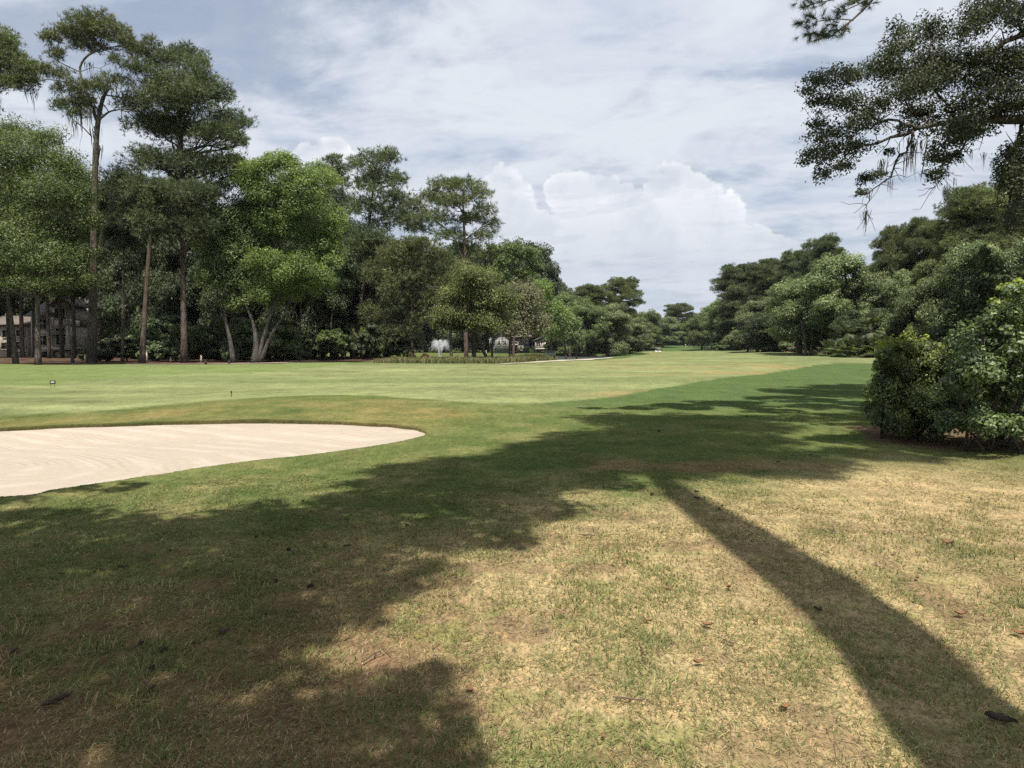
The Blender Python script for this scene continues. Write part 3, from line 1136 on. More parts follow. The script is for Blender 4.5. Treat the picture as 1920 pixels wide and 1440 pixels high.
def hero(name, label, cat, D, trunks, clumps, leaf, bark, style='leaf', cover=3.0, size=None, group=None, seed=0, depth=.75, sub=14, flat=.62,
         moss=(), droop=0.0, twigs=3, twin=2, tw=.44, fat=1.0):
    """A tree set out from its outline: trunks [(px, py, width_px), ...]; clumps (px, py, rx, ry); each clump gets its own distance"""
    rng = np.random.default_rng(seed + 100)
    flat = .9
    s = D / F
    bx, by = trunks[0][0][0], trunks[0][0][1]
    b = W(bx, by, D)
    bz = hgt(b[0], b[1])
    org = np.array((b[0], b[1], bz))
    root = thing(name, label, cat, tuple(org), group)
    CL = []
    xs = [c[0] for c in clumps]
    half = max(4 * s, (max(xs) - min(xs)) * .5 * s * depth)
    cx = .5 * (max(xs) + min(xs))
    for (px, py, rx, ry) in clumps:
        room = half * math.sqrt(max(.12, 1 - ((px - cx) * s / (half / depth + 1e-6)) ** 2))
        for q in range(1 + twin):
            dz = (rng.random() * 2 - 1) * room * (.85 if q else .7)
            k = (1.0 if q == 0 else .88) * fat
            w = W(px + (rng.normal(0, rx * .3) if q else 0), py + (rng.normal(0, ry * .3) if q else 0), D + dz)
            CL.append((w[0], w[1], w[2], rx * s * k, (rx + ry) * .5 * s * k, ry * s * k * (1.3 if style == 'pine' else 1.2)))
    CL = np.array(CL)
    mb = MB()
    allp, allr = [], []
    for tr in trunks:
        pts = [W(p[0], p[1], D) for p in tr]
        if tr[0][1] > 640:
            pts[0][2] = bz - .15
        P, rr = dense_poly(pts, [p[2] * s * .5 * tw for p in tr])
        if tr[0][1] > 640:
            fl = np.exp(-np.linspace(0, 9, len(rr)) ** 1.0)
            rr = rr * (1 + .45 * fl)
        mb.tube(P, rr, 9, .06, rng)
        allp.append(P)
        allr.append(rr)
    limbs(mb, np.concatenate(allp), np.concatenate(allr), CL, rng, twigs)
    obj('trunk', mb.mesh('trunk', org, True), bark, root)
    size = size or D * (.0027 if style == 'leaf' else .0062)
    lpx = size / s
    area = sum(math.pi * c[2] * c[3] for c in clumps) * (1 + twin * .72)
    n = int(1.5 * cover * area / (lpx * lpx * (.26 if style == 'leaf' else .42)))
    n = min(n, 110000 if style == 'leaf' else 34000)
    CLo = CL.copy()
    CLo[:, :3] -= org
    obj('crown', foliage(CLo, n, size, rng, style, sub, flat, droop), leaf, root)
    if len(moss):
        sp = []
        for (px, py, L, w) in moss:
            p = W(px, py, D + rng.normal(0, 1.0))
            sp.append((p[0] - org[0], p[1] - org[1], p[2] - org[2], L * s, w * s))
        for one in sp:
            V, Q = moss_mesh([one], rng)
            obj('moss', mesh_np('moss', V, [Q]), M['moss'], root)
    return root


# ------------------------------------------------------------------ the trees along the left of the fairway
G_LEFT = 'trees along the left of the fairway'
hero('pine_tree', 'pine at the left edge whose open branches reach in above the leafy tree', 'tree', 62,
     [[(-75, 690, 26), (-72, 400, 20), (-45, 150, 11)], [(-60, 300, 12), (-25, 195, 8), (10, 150, 5), (45, 145, 4)]],
     [(8, 70, 26, 16), (-10, 110, 50, 28), (28, 108, 30, 18), (40, 132, 30, 18), (-20, 150, 60, 28), (52, 152, 26, 14), (20, 160, 34, 14), (-70, 90, 60, 45), (-60, 200, 50, 26)],
     M['pine'], M['bark_pine'], 'pine', 1.5, group=G_LEFT, seed=1, moss=[(62, 168, 34, 9), (50, 165, 20, 6), (98, 160, 16, 5)], sub=12, depth=.5)
hero('pine_tree', 'tall gnarled pine with forked bare trunk and mossy open crown, tallest at the left', 'tree', 64,
     [[(172, 682, 30), (176, 480, 27), (178, 300, 23), (182, 235, 20), (192, 180, 14), (205, 165, 9)],
      [(181, 225, 14), (160, 165, 11), (146, 130, 9), (160, 105, 8), (188, 92, 6)],
      [(186, 225, 9), (205, 208, 7), (232, 205, 5), (262, 200, 4)], [(195, 178, 7), (225, 182, 5), (262, 196, 3)], [(172, 256, 5), (155, 238, 4), (138, 226, 3)], [(150, 135, 5), (118, 120, 4), (92, 105, 3)],
      [(165, 175, 5), (120, 152, 4), (80, 148, 3)]],
     [(150, 45, 38, 20), (118, 68, 28, 20), (160, 72, 38, 18), (196, 52, 34, 18), (222, 66, 26, 18), (240, 84, 20, 14), (92, 76, 16, 12), (180, 92, 34, 12), (100, 102, 18, 10), (215, 115, 16, 10),
      (84, 132, 28, 12), (112, 140, 22, 12), (142, 172, 34, 15), (122, 200, 22, 14), (160, 196, 32, 14), (182, 165, 30, 12), (215, 150, 30, 10), (262, 96, 22, 16), (280, 84, 14, 14), (255, 128, 24, 12), (150, 214, 16, 10)],
     M['pine'], M['bark'], 'pine', 1.45, group=G_LEFT, seed=2, depth=.5, sub=12, flat=.7,
     moss=[(150, 195, 45, 12), (160, 200, 40, 12), (165, 115, 30, 8), (128, 205, 26, 8), (142, 225, 40, 8), (185, 150, 30, 8), (228, 190, 30, 4), (110, 150, 22, 6), (178, 235, 60, 12), (180, 270, 60, 10)])
hero('pine_tree', 'dense dark pine with tall straight grey trunk beside the gnarled pine', 'tree', 66,
     [[(346, 686, 24), (344, 560, 22), (342, 420, 19), (340, 250, 14), (334, 120, 7)]],
     [(310, 112, 32, 20), (345, 112, 34, 22), (372, 132, 26, 22), (288, 140, 30, 20), (330, 160, 60, 24), (392, 165, 30, 22), (418, 182, 26, 18), (290, 188, 50, 24), (355, 205, 60, 26), (428, 222, 34, 16), (462, 232, 14, 11), (458, 268, 10, 7),
      (255, 200, 30, 18), (275, 240, 50, 24), (330, 258, 60, 26), (400, 258, 46, 24), (436, 262, 20, 12), (290, 300, 58, 30), (360, 318, 58, 30), (420, 308, 34, 22), (268, 358, 46, 28), (340, 378, 58, 28), (232, 335, 38, 26),
      (405, 368, 40, 26), (240, 405, 40, 26), (300, 430, 46, 26), (375, 430, 40, 24)],
     M['pine_dark'], M['bark_pine'], 'pine', 1.6, group=G_LEFT, seed=3, sub=14)
hero('broadleaf_tree', 'broad dark leafy tree filling the left edge before the cream house', 'tree', 57,
     [[(72, 684, 24), (71, 600, 20), (70, 480, 15), (66, 350, 9)]],
     [(28, 255, 42, 28), (85, 262, 34, 28), (50, 300, 66, 36), (122, 318, 40, 34), (20, 350, 66, 40), (90, 368, 64, 42), (150, 378, 36, 32), (165, 420, 26, 26), (40, 430, 76, 42), (118, 448, 56, 38), (-30, 300, 50, 50), (-40, 400, 50, 50),
      (18, 490, 66, 32), (90, 496, 64, 34), (155, 480, 28, 22), (40, 532, 56, 20), (108, 536, 46, 18), (158, 530, 24, 16), (-40, 490, 50, 40), (-20, 540, 40, 20)],
     M['gum'], M['bark'], 'leaf', 3.0, group=G_LEFT, seed=4, fat=1.02)
hero('broadleaf_tree', 'slim tree with pale kinked trunk left of the bright forked tree', 'tree', 67,
     [[(438, 680, 20), (433, 640, 17), (419, 592, 13), (424, 565, 10), (434, 535, 8), (424, 470, 6)], [(420, 600, 6), (408, 560, 5), (402, 480, 4)]],
     [(440, 470, 40, 30), (410, 515, 36, 32), (452, 535, 36, 28), (428, 425, 44, 30), (470, 400, 42, 28), (402, 455, 32, 34), (470, 470, 36, 34), (440, 575, 22, 18)],
     M['gum'], M['bark_pale'], 'leaf', 2.2, group=G_LEFT, seed=5, fat=1.25)
hero('broadleaf_tree', 'bright green spreading tree with forked pale trunks, centre of the left row', 'tree', 66,
     [[(477, 682, 27), (483, 645, 23), (476, 605, 13), (458, 565, 10), (450, 530, 8), (455, 450, 5)], [(482, 650, 15), (500, 605, 12), (520, 565, 9), (530, 520, 7), (520, 420, 5)],
      [(485, 652, 14), (512, 618, 11), (536, 588, 8), (545, 555, 6), (590, 500, 4)]],
     [(492, 318, 40, 24), (530, 310, 34, 20), (455, 342, 42, 26), (560, 342, 40, 24), (604, 338, 40, 24), (512, 368, 56, 30), (590, 385, 46, 30), (632, 415, 24, 28), (545, 428, 56, 34), (605, 458, 40, 32), (498, 420, 40, 26),
      (500, 492, 46, 34), (568, 498, 56, 30), (622, 488, 26, 22), (520, 545, 50, 28), (482, 566, 40, 24), (600, 535, 32, 24), (440, 300, 20, 12)],
     M['bright'], M['bark_pale'], 'leaf', 2.7, group=G_LEFT, seed=6, fat=1.0)
hero('pine_tree', 'tall ragged pine standing right of the bright green tree', 'tree', 88,
     [[(664, 673, 20), (672, 600, 17), (684, 520, 13), (694, 400, 9), (708, 295, 5)], [(684, 520, 8), (668, 545, 6), (655, 520, 4)]],
     [(727, 297, 26, 15), (700, 305, 28, 16), (664, 310, 13, 13), (714, 332, 38, 18), (748, 345, 16, 16), (686, 352, 32, 18), (735, 372, 36, 18), (690, 400, 40, 20), (742, 405, 26, 18), (702, 438, 40, 20), (672, 468, 32, 20), (722, 468, 34, 20),
      (644, 440, 20, 16), (700, 500, 34, 18), (660, 520, 22, 16)],
     M['pine_dark'], M['bark_pine'], 'pine', 1.5, group=G_LEFT, seed=7)
hero('pine_tree', 'small dark pine top showing behind the bright green tree', 'tree', 104,
     [[(625, 668, 12), (625, 450, 9), (622, 310, 4)]],
     [(618, 306, 18, 10), (636, 318, 20, 11), (604, 322, 18, 11), (630, 340, 30, 14), (610, 365, 34, 16), (640, 385, 30, 18)],
     M['pine_dark'], M['bark_pine'], 'pine', 1.5, group=G_LEFT, seed=8)
hero('pine_tree', 'wide flat topped pine with airy branches against the sky, right end of the left row', 'tree', 98,
     [[(874, 672, 18), (873, 560, 15), (872, 470, 12), (868, 380, 7)], [(872, 500, 7), (850, 440, 5), (800, 400, 3)], [(872, 450, 6), (905, 425, 4)]],
     [(832, 352, 38, 13), (872, 350, 36, 12), (894, 366, 26, 14), (800, 372, 32, 14), (772, 388, 30, 14), (850, 382, 46, 15), (902, 394, 22, 13), (922, 420, 14, 10), (880, 412, 40, 14), (820, 412, 42, 15), (778, 430, 30, 13), (850, 445, 30, 13), (908, 444, 22, 11),
      (882, 470, 26, 12), (902, 480, 26, 11), (862, 500, 22, 12), (760, 410, 20, 12)],
     M['pine'], M['bark_pine'], 'pine', 1.45, group=G_LEFT, seed=9)
hero('pine_tree', 'low bushy dark pine with drooping boughs before the flat topped pine', 'tree', 84,
     [[(772, 676, 15), (772, 600, 12), (770, 500, 7)]],
     [(742, 478, 42, 24), (790, 468, 36, 22), (828, 490, 26, 20), (722, 520, 40, 24), (782, 520, 46, 24), (838, 530, 26, 22), (742, 560, 42, 24), (800, 570, 40, 24), (750, 600, 46, 20), (700, 600, 26, 24), (722, 630, 36, 18), (755, 625, 30, 16)],
     M['pine'], M['bark_pine'], 'pine', 1.6, group=G_LEFT, seed=10)
hero('broadleaf_tree', 'yellowish soft leaved tree with one pale straight trunk beside the fountain', 'tree', 80,
     [[(847, 672, 14), (844, 630, 11), (848, 580, 8), (870, 530, 5)]],
     [(880, 518, 34, 17), (912, 526, 28, 17), (860, 552, 34, 18), (905, 562, 38, 20), (940, 556, 24, 18), (842, 588, 28, 14), (886, 598, 34, 15), (924, 598, 28, 16), (830, 606, 18, 10)],
     M['willow'], M['bark_pale'], 'leaf', 2.3, group=G_LEFT, seed=11, fat=1.25, droop=.6)
hero('oak_tree', 'dark leaning oak stems crossing below the yellowish tree', 'tree', 83,
     [[(888, 676, 18), (890, 640, 15), (885, 600, 10)], [(915, 676, 15), (900, 640, 12), (880, 610, 9)], [(922, 676, 10), (924, 640, 8), (930, 600, 6)]],
     [(890, 600, 30, 14), (925, 590, 26, 14), (868, 612, 22, 12), (905, 615, 26, 10)],
     M['oak'], M['bark'], 'leaf', 2.0, group=G_LEFT, seed=12, moss=[(900, 605, 26, 6), (880, 610, 30, 6), (930, 605, 30, 6), (915, 600, 36, 6)])
hero('broadleaf_tree', 'thin airy tree rising above the grey mossy oak', 'tree', 97,
     [[(962, 670, 10), (965, 600, 9), (968, 520, 6), (975, 480, 4)]],
     [(962, 470, 20, 12), (986, 480, 22, 11), (1006, 500, 14, 9), (944, 490, 20, 14), (976, 515, 22, 12), (930, 470, 16, 12), (938, 515, 22, 14)],
     M['gum'], M['bark'], 'leaf', 1.7, group=G_LEFT, seed=13)
hero('oak_tree', 'greyish mossy oak with dark trunk before the shingled houses', 'tree', 87,
     [[(957, 674, 15), (957, 600, 12), (962, 560, 8)]],
     [(965, 556, 32, 22), (992, 556, 22, 22), (948, 588, 28, 20), (986, 596, 28, 20), (1004, 610, 22, 16), (970, 615, 30, 12)],
     M['dusty'], M['bark'], 'leaf', 2.2, group=G_LEFT, seed=14, fat=1.25, moss=[(940, 610, 36, 6), (1000, 620, 30, 6), (975, 620, 30, 6), (1012, 620, 26, 5)], droop=.8)
hero('broadleaf_tree', 'fresh green rounded tree at the end of the left row over the green bin', 'tree', 110,
     [[(1034, 668, 9), (1033, 610, 7), (1028, 570, 4)]],
     [(1020, 558, 20, 24), (1038, 588, 22, 18), (1010, 545, 16, 16), (1030, 622, 28, 14), (1046, 605, 20, 16)],
     M['bright'], M['bark'], 'leaf', 2.6, group=G_LEFT, seed=15, fat=1.25)
hero('broadleaf_tree', 'sloping pale green willow-like tree leaning towards the pond', 'tree', 128,
     [[(1062, 668, 7), (1058, 630, 5), (1052, 600, 4)], [(1082, 668, 5), (1078, 640, 4)]],
     [(1050, 592, 16, 14), (1062, 612, 20, 15), (1074, 630, 18, 13), (1050, 628, 22, 14), (1080, 642, 12, 8), (1040, 610, 14, 12)],
     M['oak_grey'], M['bark_pale'], 'leaf', 2.6, group=G_LEFT, seed=16, fat=1.25, droop=1.0)
# straight bare trunks in front of the wood
for (px, py, w, D, lab, ppy) in ((266, 678, 22, 63, 'leaning pine with bare brown trunk left of the straight grey trunk', 400), (30, 684, 20, 60, 'dark thick trunked tree leaning left before the cream house', 470),
                                 (170, 680, 0, 0, '', 0), (136, 682, 11, 66, 'thin dark young tree beside the corner of the cream house', 520), (562, 676, 8, 74, 'thin straight young tree right of the bright forked tree', 520), (680, 671, 8, 90, 'slim pale tree leaning beside the ragged pine trunk', 560),
                                 (620, 674, 9, 84, 'thin dark tree midway between the bright tree and the ragged pine', 540), (598, 674, 6, 86, 'thinnest bare stem in the dark gap right of the bright tree', 560), (230, 676, 12, 70, 'dark slender tree in shade left of the leaning pine', 430)):
    if not w:
        continue
    lean = {266: 16, 30: -20, 680: 12}.get(px, 2)
    hero('pine_tree' if px == 266 else 'broadleaf_tree', lab, 'tree', D,
         [[(px, py, w), (px + lean * .35, py - (py - ppy) * .35, w * .85), (px + lean, ppy + 40, w * .65), (px + lean * 1.2, ppy - 30, w * .3)]],
         [(px + lean + a, ppy + b, 26, 20) for a, b in ((-14, 10), (16, -6), (0, -30), (-24, -40), (24, -44), (4, 30))],
         M['pine_dark'] if px == 266 else M['dark'], M['bark_pine'] if px == 266 else M['bark'], 'pine' if px == 266 else 'leaf', 1.6 if px == 266 else 2.4, group=G_LEFT, seed=20 + px, twin=1)


# ------------------------------------------------------------------ repeated trees: a few kinds built once, then copied
def proto(kind, seed):
    rng = np.random.default_rng(seed)
    mb = MB()
    if kind in ('oak', 'oakm', 'leafy', 'under'):
        H, Rw = 16.0, 6.0
        cl = []
        for i in range(26):
            th = rng.random() * 6.283
            zz = rng.random()
            z = H * (.20 + .72 * zz)
            rm = Rw * math.sqrt(max(.08, 1 - ((zz - .32) / .75) ** 2)) * (.25 + .62 * rng.random() ** .6)
            r = 2.0 + 1.2 * rng.random()
            cl.append((math.cos(th) * rm, math.sin(th) * rm, z, r, r, r * .86))
        if kind == 'under':
            for i in range(7):
                th = rng.random() * 6.283
                rm = Rw * (.3 + .5 * rng.random())
                cl.append((math.cos(th) * rm, math.sin(th) * rm, H * (.1 + .25 * rng.random()), 2, 2, 1.8))
        cl = np.array(cl)
        cl[:, 2] += H - (cl[:, 2] + cl[:, 5]).max()
        P, rr = dense_poly([(0, 0, -.3), (.2, .1, H * .25), (-.2, 0, H * .45), (.2, .2, H * .75)], [.42, .34, .26, .1])
        mb.tube(P, rr, 8, .06, rng)
        for sgn in (-1, 1):
            P2, r2 = dense_poly([P[4], (sgn * 1.6, .5, H * .42), (sgn * 2.6, .3, H * .62)], [.2, .15, .06], n=8)
            mb.tube(P2, r2, 6)
        limbs(mb, P, rr, cl, rng, 3)
        cr = foliage(cl, 80000, .30, rng, 'leaf', 14, .75, .5 if kind == 'oakm' else 0)
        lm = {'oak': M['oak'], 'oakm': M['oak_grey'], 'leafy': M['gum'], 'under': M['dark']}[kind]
        bk = M['bark']
    else:
        H, Rw = 26.0, 5.0
        cl = []
        for i in range(30):
            zz = (i + rng.random()) / 30
            th = i * 2.4 + rng.random()
            z = H * (.40 + .57 * zz)
            rm = Rw * math.sqrt(max(.06, 1 - ((zz - .42) / .62) ** 2)) * (.35 + .6 * rng.random())
            r = (1.7 + .9 * rng.random())
            cl.append((math.cos(th) * rm, math.sin(th) * rm, z, r, r, r * .74))
        cl = np.array(cl)
        cl[:, 2] += H - (cl[:, 2] + cl[:, 5]).max()
        P, rr = dense_poly([(0, 0, -.3), (.1, 0, H * .4), (.2, .1, H * .7), (0, 0, H * .96)], [.32, .25, .17, .05])
        mb.tube(P, rr, 8, .05, rng)
        limbs(mb, P, rr, cl, rng, 3)
        cr = foliage(cl, 21000, .50, rng, 'pine', 12, .85)
        lm, bk = (M['pine_dark'] if kind == 'pined' else M['pine']), M['bark_pine']
    root = thing('pine_tree' if kind.startswith('pine') else ('oak_tree' if kind.startswith('oak') else 'broadleaf_tree'), '', 'tree', (0, 0, 0))
    obj('trunk', mb.mesh('trunk', (0, 0, 0), True), bk, root)
    obj('crown', cr, lm, root)
    ext = (cl[:, 0] + cl[:, 3]).max() - (cl[:, 0] - cl[:, 3]).min()
    return [root, H, ext, 0]


PR = {}
G_FAR_N = 'trees beyond the pond and the far green'


def plant(kind, var, px, D, top, wpx, label, group, rz=None):
    key = (kind, var)
    if key not in PR:
        PR[key] = proto(kind, 500 + var * 7 + sum(map(ord, kind)))
    e = PR[key]
    o = e[0] if e[3] == 0 else copy_tree(e[0])
    e[3] += 1
    b = W(px, 660, D)
    bz = hgt(b[0], b[1])
    hz = (654 - top) / F * D + CAM_H - bz
    o.location = (b[0], b[1], bz - .1)
    o.scale = ((1.45 if group == G_FAR_N else 1.3) * wpx / F * D / e[2],) * 2 + (hz / e[1],)
    o.rotation_euler = (0, 0, (px * 1.37 + D) % 6.283 if rz is None else rz)
    tag(o, label, 'tree', group)
    return o


# backing of the wood at the left
rngb = random.Random(4)
G_WOOD = 'trees deep in the wood at the left'
for i in range(30):
    px = -70 + i * 38 + rngb.uniform(-12, 12)
    D = rngb.uniform(80, 100) + (8 if px > 600 else 0) + (34 if px < 215 else 0)
    top = 330 + (px > 380) * 60 + (px > 640) * 110 + rngb.uniform(-30, 40) - (px < 100) * 10
    if px > 745:
        D, top = rngb.uniform(212, 226), (rngb.uniform(450, 480) if px < 1000 else rngb.uniform(520, 545))
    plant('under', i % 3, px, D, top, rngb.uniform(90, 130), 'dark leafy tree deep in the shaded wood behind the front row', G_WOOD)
for px, D, top, w in ((-40, 95, 330, 150), (-10, 93, 340, 120), (18, 97, 330, 140), (42, 95, 325, 110), (66, 98, 330, 130), (92, 92, 335, 110), (116, 97, 330, 130), (140, 96, 330, 110)):  # high-crowned pines added to throw shade on the cream house
    plant('pined', int(px) % 3, px, D, top, w, 'dark pine added before the cream house to shade it', G_WOOD)
for px, D, top, w in ((632, 108, 420, 100), (700, 112, 440, 100), (748, 114, 452, 96)):
    plant('pined', int(px) % 3, px, D, top, w, 'dark pine closing the gap behind the ragged pine', G_WOOD)
# end of the fairway
G_FAR = 'trees beyond the pond and the far green'
for s in (('leafy', 0, 1068, 178, 548, 62, 'rounded tree left of the far trees beyond the pond'), ('pine', 0, 1105, 185, 534, 64, 'dark rounded pine left of the tall far pine beyond the pond'),
          ('pine', 1, 1165, 190, 520, 66, 'tall far pine with airy flat crown behind the pond oaks'), ('leafy', 1, 1098, 165, 562, 66, 'broad tree with dark trunk behind the left half of the pond'),
          ('oak', 0, 1140, 168, 566, 70, 'large oak beyond the pond below the tall far pine'), ('oak', 1, 1182, 180, 590, 56, 'oak at the right end of the trees beyond the pond'),
          ('oakm', 0, 1196, 215, 612, 48, 'lower pale oak right of the pond'), ('leafy', 2, 1212, 300, 580, 44, 'tall leafy tree left of the golf cart at the far end'),
          ('oak', 2, 1242, 330, 592, 50, 'round oak straight above the golf cart'), ('pine', 2, 1270, 390, 568, 50, 'umbrella shaped pine rising over the middle of the far end'),
          ('leafy', 0, 1268, 370, 604, 52, 'low broad tree below the umbrella shaped pine'), ('oak', 0, 1300, 385, 598, 50, 'low round oak directly behind the golfers'),
          ('leafy', 1, 1222, 355, 606, 46, 'low tree tucked between the far oaks behind the cart'), ('oakm', 1, 1229, 300, 632, 20, 'small pale round tree just left of the golf cart'), ('pine', 0, 1302, 345, 622, 10, 'slender tree with bare trunk standing on the far green'),
          ('oak', 1, 1340, 330, 572, 66, 'broad oak where the right row meets the far end')):
    plant(*s, G_FAR)
# right row
G_RIGHT = 'trees along the right of the fairway'
for s in (('leafy', 2, 1316, 290, 588, 56, 'leafy tree at the far end of the right row above the golfers'), ('leafy', 0, 1352, 240, 560, 60, 'mid green tree left of the first dark pine of the right row'),
          ('pined', 0, 1386, 195, 494, 92, 'first tall dark pine at the far end of the right row'), ('pined', 1, 1440, 170, 484, 82, 'dark pine between the farthest pine and the umbrella pine on the right'),
          ('pined', 0, 1492, 150, 468, 76, 'dark pine just left of the highest umbrella pine on the right'), ('pined', 2, 1535, 138, 444, 92, 'highest umbrella topped pine in the middle of the right row'), ('oak', 2, 1420, 160, 560, 84, 'dark oak under the dark pines of the right row'),
          ('oakm', 0, 1402, 175, 604, 56, 'low pale oak at the fairway edge below the first dark pine'), ('oakm', 1, 1500, 116, 520, 112, 'pale mossy oak leaning over the fairway edge below the umbrella pine'),
          ('oakm', 2, 1585, 106, 472, 132, 'tall pale mossy oak behind the palm on the right'), ('oak', 0, 1650, 104, 482, 100, 'darker oak between the tall mossy oak and the right hand pines'),
          ('pine', 1, 1672, 104, 424, 74, 'pine with stepped crown left of the right hand pines'), ('pine', 2, 1728, 98, 408, 84, 'middle pine of the right hand cluster'), ('pine', 0, 1815, 84, 352, 140, 'large near pine behind the big glossy bush'), ('pine', 1, 1900, 88, 335, 120, 'pine at the right edge behind the hanging branches'),
          ('oakm', 0, 1690, 90, 500, 110, 'mossy oak below the right hand pines'), ('oakm', 1, 1770, 82, 470, 120, 'grey green oak behind the dark holly'), ('oak', 1, 1850, 76, 450, 140, 'dense oak behind the glossy bush at the right edge'), ('oak', 2, 1935, 70, 440, 140, 'oak cut by the right edge of the view'), ('oak', 0, 2030, 66, 430, 150, 'oak just outside the right edge behind the hanging limb'), ('oakm', 1, 2130, 64, 430, 150, 'mossy oak farthest outside the right edge'),
          ('oak', 2, 1555, 122, 540, 80, 'shaded oak behind the two pale leaning trunks'), ('under', 0, 1460, 150, 580, 90, 'low dark tree filling the shade below the mossy oaks'), ('under', 1, 1620, 95, 575, 90, 'low dark tree right behind the palm'),
          ('under', 2, 1380, 205, 600, 70, 'dark low tree at the foot of the first dark pine'), ('under', 0, 1720, 86, 560, 90, 'low dark tree left of the dark holly')):
    plant(*s, G_RIGHT)
# two pale leaning trunks at the fairway edge on the right
hero('oak_tree', 'oak with pale leaning trunk at the fairway edge on the right', 'tree', 108,
     [[(1512, 664, 9), (1508, 630, 8), (1503, 605, 7), (1498, 580, 4)]], [(1500, 580, 26, 14), (1480, 590, 22, 12), (1520, 575, 24, 14)], M['oak_grey'], M['bark_pale'], 'leaf', 2.2, group=G_RIGHT, seed=61)
hero('oak_tree', 'oak with thin pale upright trunk right of the leaning pale trunk', 'tree', 110,
     [[(1520, 663, 7), (1523, 630, 6), (1524, 600, 5), (1530, 580, 3)]], [(1530, 580, 24, 14), (1545, 592, 22, 12)], M['oak_grey'], M['bark_pale'], 'leaf', 2.2, group=G_RIGHT, seed=62)


# shrubs along the foot of the woods
def shrub_proto(seed, lm):
    rng = np.random.default_rng(seed)
    cl = []
    for i in range(9):
        th = rng.random() * 6.283
        rm = 1.1 * rng.random() ** .5
        r = .5 + .35 * rng.random()
        cl.append((math.cos(th) * rm, math.sin(th) * rm, .45 + 1.5 * rng.random(), r, r, r * .8))
    cl = np.array(cl)
    mb = MB()
    P, rr = dense_poly([(0, 0, -.1), (.05, 0, .6), (0, .05, 1.6)], [.05, .04, .02], n=6)
    mb.tube(P, rr, 5)
    limbs(mb, P, rr, cl, rng, 2)
    root = thing('shrub', '', 'shrub', (0, 0, 0))
    obj('stem', mb.mesh('stem'), M['bark'], root)
    obj('leaves', foliage(cl, 9000, .19, rng, 'leaf', 8, .8), lm, root)
    return root


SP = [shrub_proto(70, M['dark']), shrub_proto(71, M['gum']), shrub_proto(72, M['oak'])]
sh_used = [0, 0, 0]


def shrub(k, px, D, h, w, label, group):
    o = SP[k] if not sh_used[k] else copy_tree(SP[k])
    sh_used[k] += 1
    b = W(px, 660, D)
    o.location = (b[0], b[1], hgt(b[0], b[1]) - .05)
    o.scale = (w / 2.6, w / 2.6, h / 2.2)
    o.rotation_euler = (0, 0, px * 2.1)
    tag(o, label, 'shrub', group)


for i in range(26):
    px = -40 + i * 30 + rngb.uniform(-10, 10)
    if px < 190:
        continue
    shrub(i % 3 if i % 4 else 0, px, rngb.uniform(70, 79) + (px > 560) * 9, rngb.uniform(1.8, 4.4), rngb.uniform(3, 5.5), 'dark shrub in the shade under the wood at the left', 'shrubs under the wood at the left')
for i in range(22):
    px = 1335 + i * 19 + rngb.uniform(-6, 6)
    D = np.interp(px, (1335, 1400, 1500, 1600, 1760), (235, 190, 128, 100, 84)) + 3
    shrub(i % 3, px, D, rngb.uniform(1.6, 4.0), rngb.uniform(3, 5.5), 'dark shrub at the shaded foot of the right hand trees', 'shrubs under the trees at the right')
for i in range(12):
    px = 1040 + i * 16 + rngb.uniform(-6, 6)
    shrub(i % 3, px, 186 + 2 * i if px < 1195 else 300, rngb.uniform(2, 5), rngb.uniform(5, 9), 'dark shrub below the trees across the pond', 'shrubs across the pond')


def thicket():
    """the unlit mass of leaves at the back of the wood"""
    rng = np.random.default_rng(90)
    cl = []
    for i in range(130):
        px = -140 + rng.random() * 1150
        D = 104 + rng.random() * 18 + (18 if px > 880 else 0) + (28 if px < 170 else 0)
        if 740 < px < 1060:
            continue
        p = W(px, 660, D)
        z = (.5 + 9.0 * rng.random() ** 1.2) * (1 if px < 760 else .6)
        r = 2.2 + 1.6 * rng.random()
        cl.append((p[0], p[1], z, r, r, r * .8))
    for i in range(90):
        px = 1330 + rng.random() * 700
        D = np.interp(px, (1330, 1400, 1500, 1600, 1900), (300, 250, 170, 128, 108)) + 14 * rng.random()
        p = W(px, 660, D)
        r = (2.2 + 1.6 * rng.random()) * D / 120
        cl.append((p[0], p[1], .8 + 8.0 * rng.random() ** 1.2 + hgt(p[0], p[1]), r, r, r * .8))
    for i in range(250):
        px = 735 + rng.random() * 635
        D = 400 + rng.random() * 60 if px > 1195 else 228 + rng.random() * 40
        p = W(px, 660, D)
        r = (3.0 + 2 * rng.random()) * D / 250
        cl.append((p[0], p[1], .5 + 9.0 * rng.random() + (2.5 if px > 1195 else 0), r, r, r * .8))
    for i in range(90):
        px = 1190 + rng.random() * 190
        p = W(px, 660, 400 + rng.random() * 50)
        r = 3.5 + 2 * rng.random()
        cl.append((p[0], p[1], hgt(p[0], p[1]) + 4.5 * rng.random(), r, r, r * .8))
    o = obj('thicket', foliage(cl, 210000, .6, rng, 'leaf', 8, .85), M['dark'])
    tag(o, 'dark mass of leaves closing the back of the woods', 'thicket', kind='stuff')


thicket()


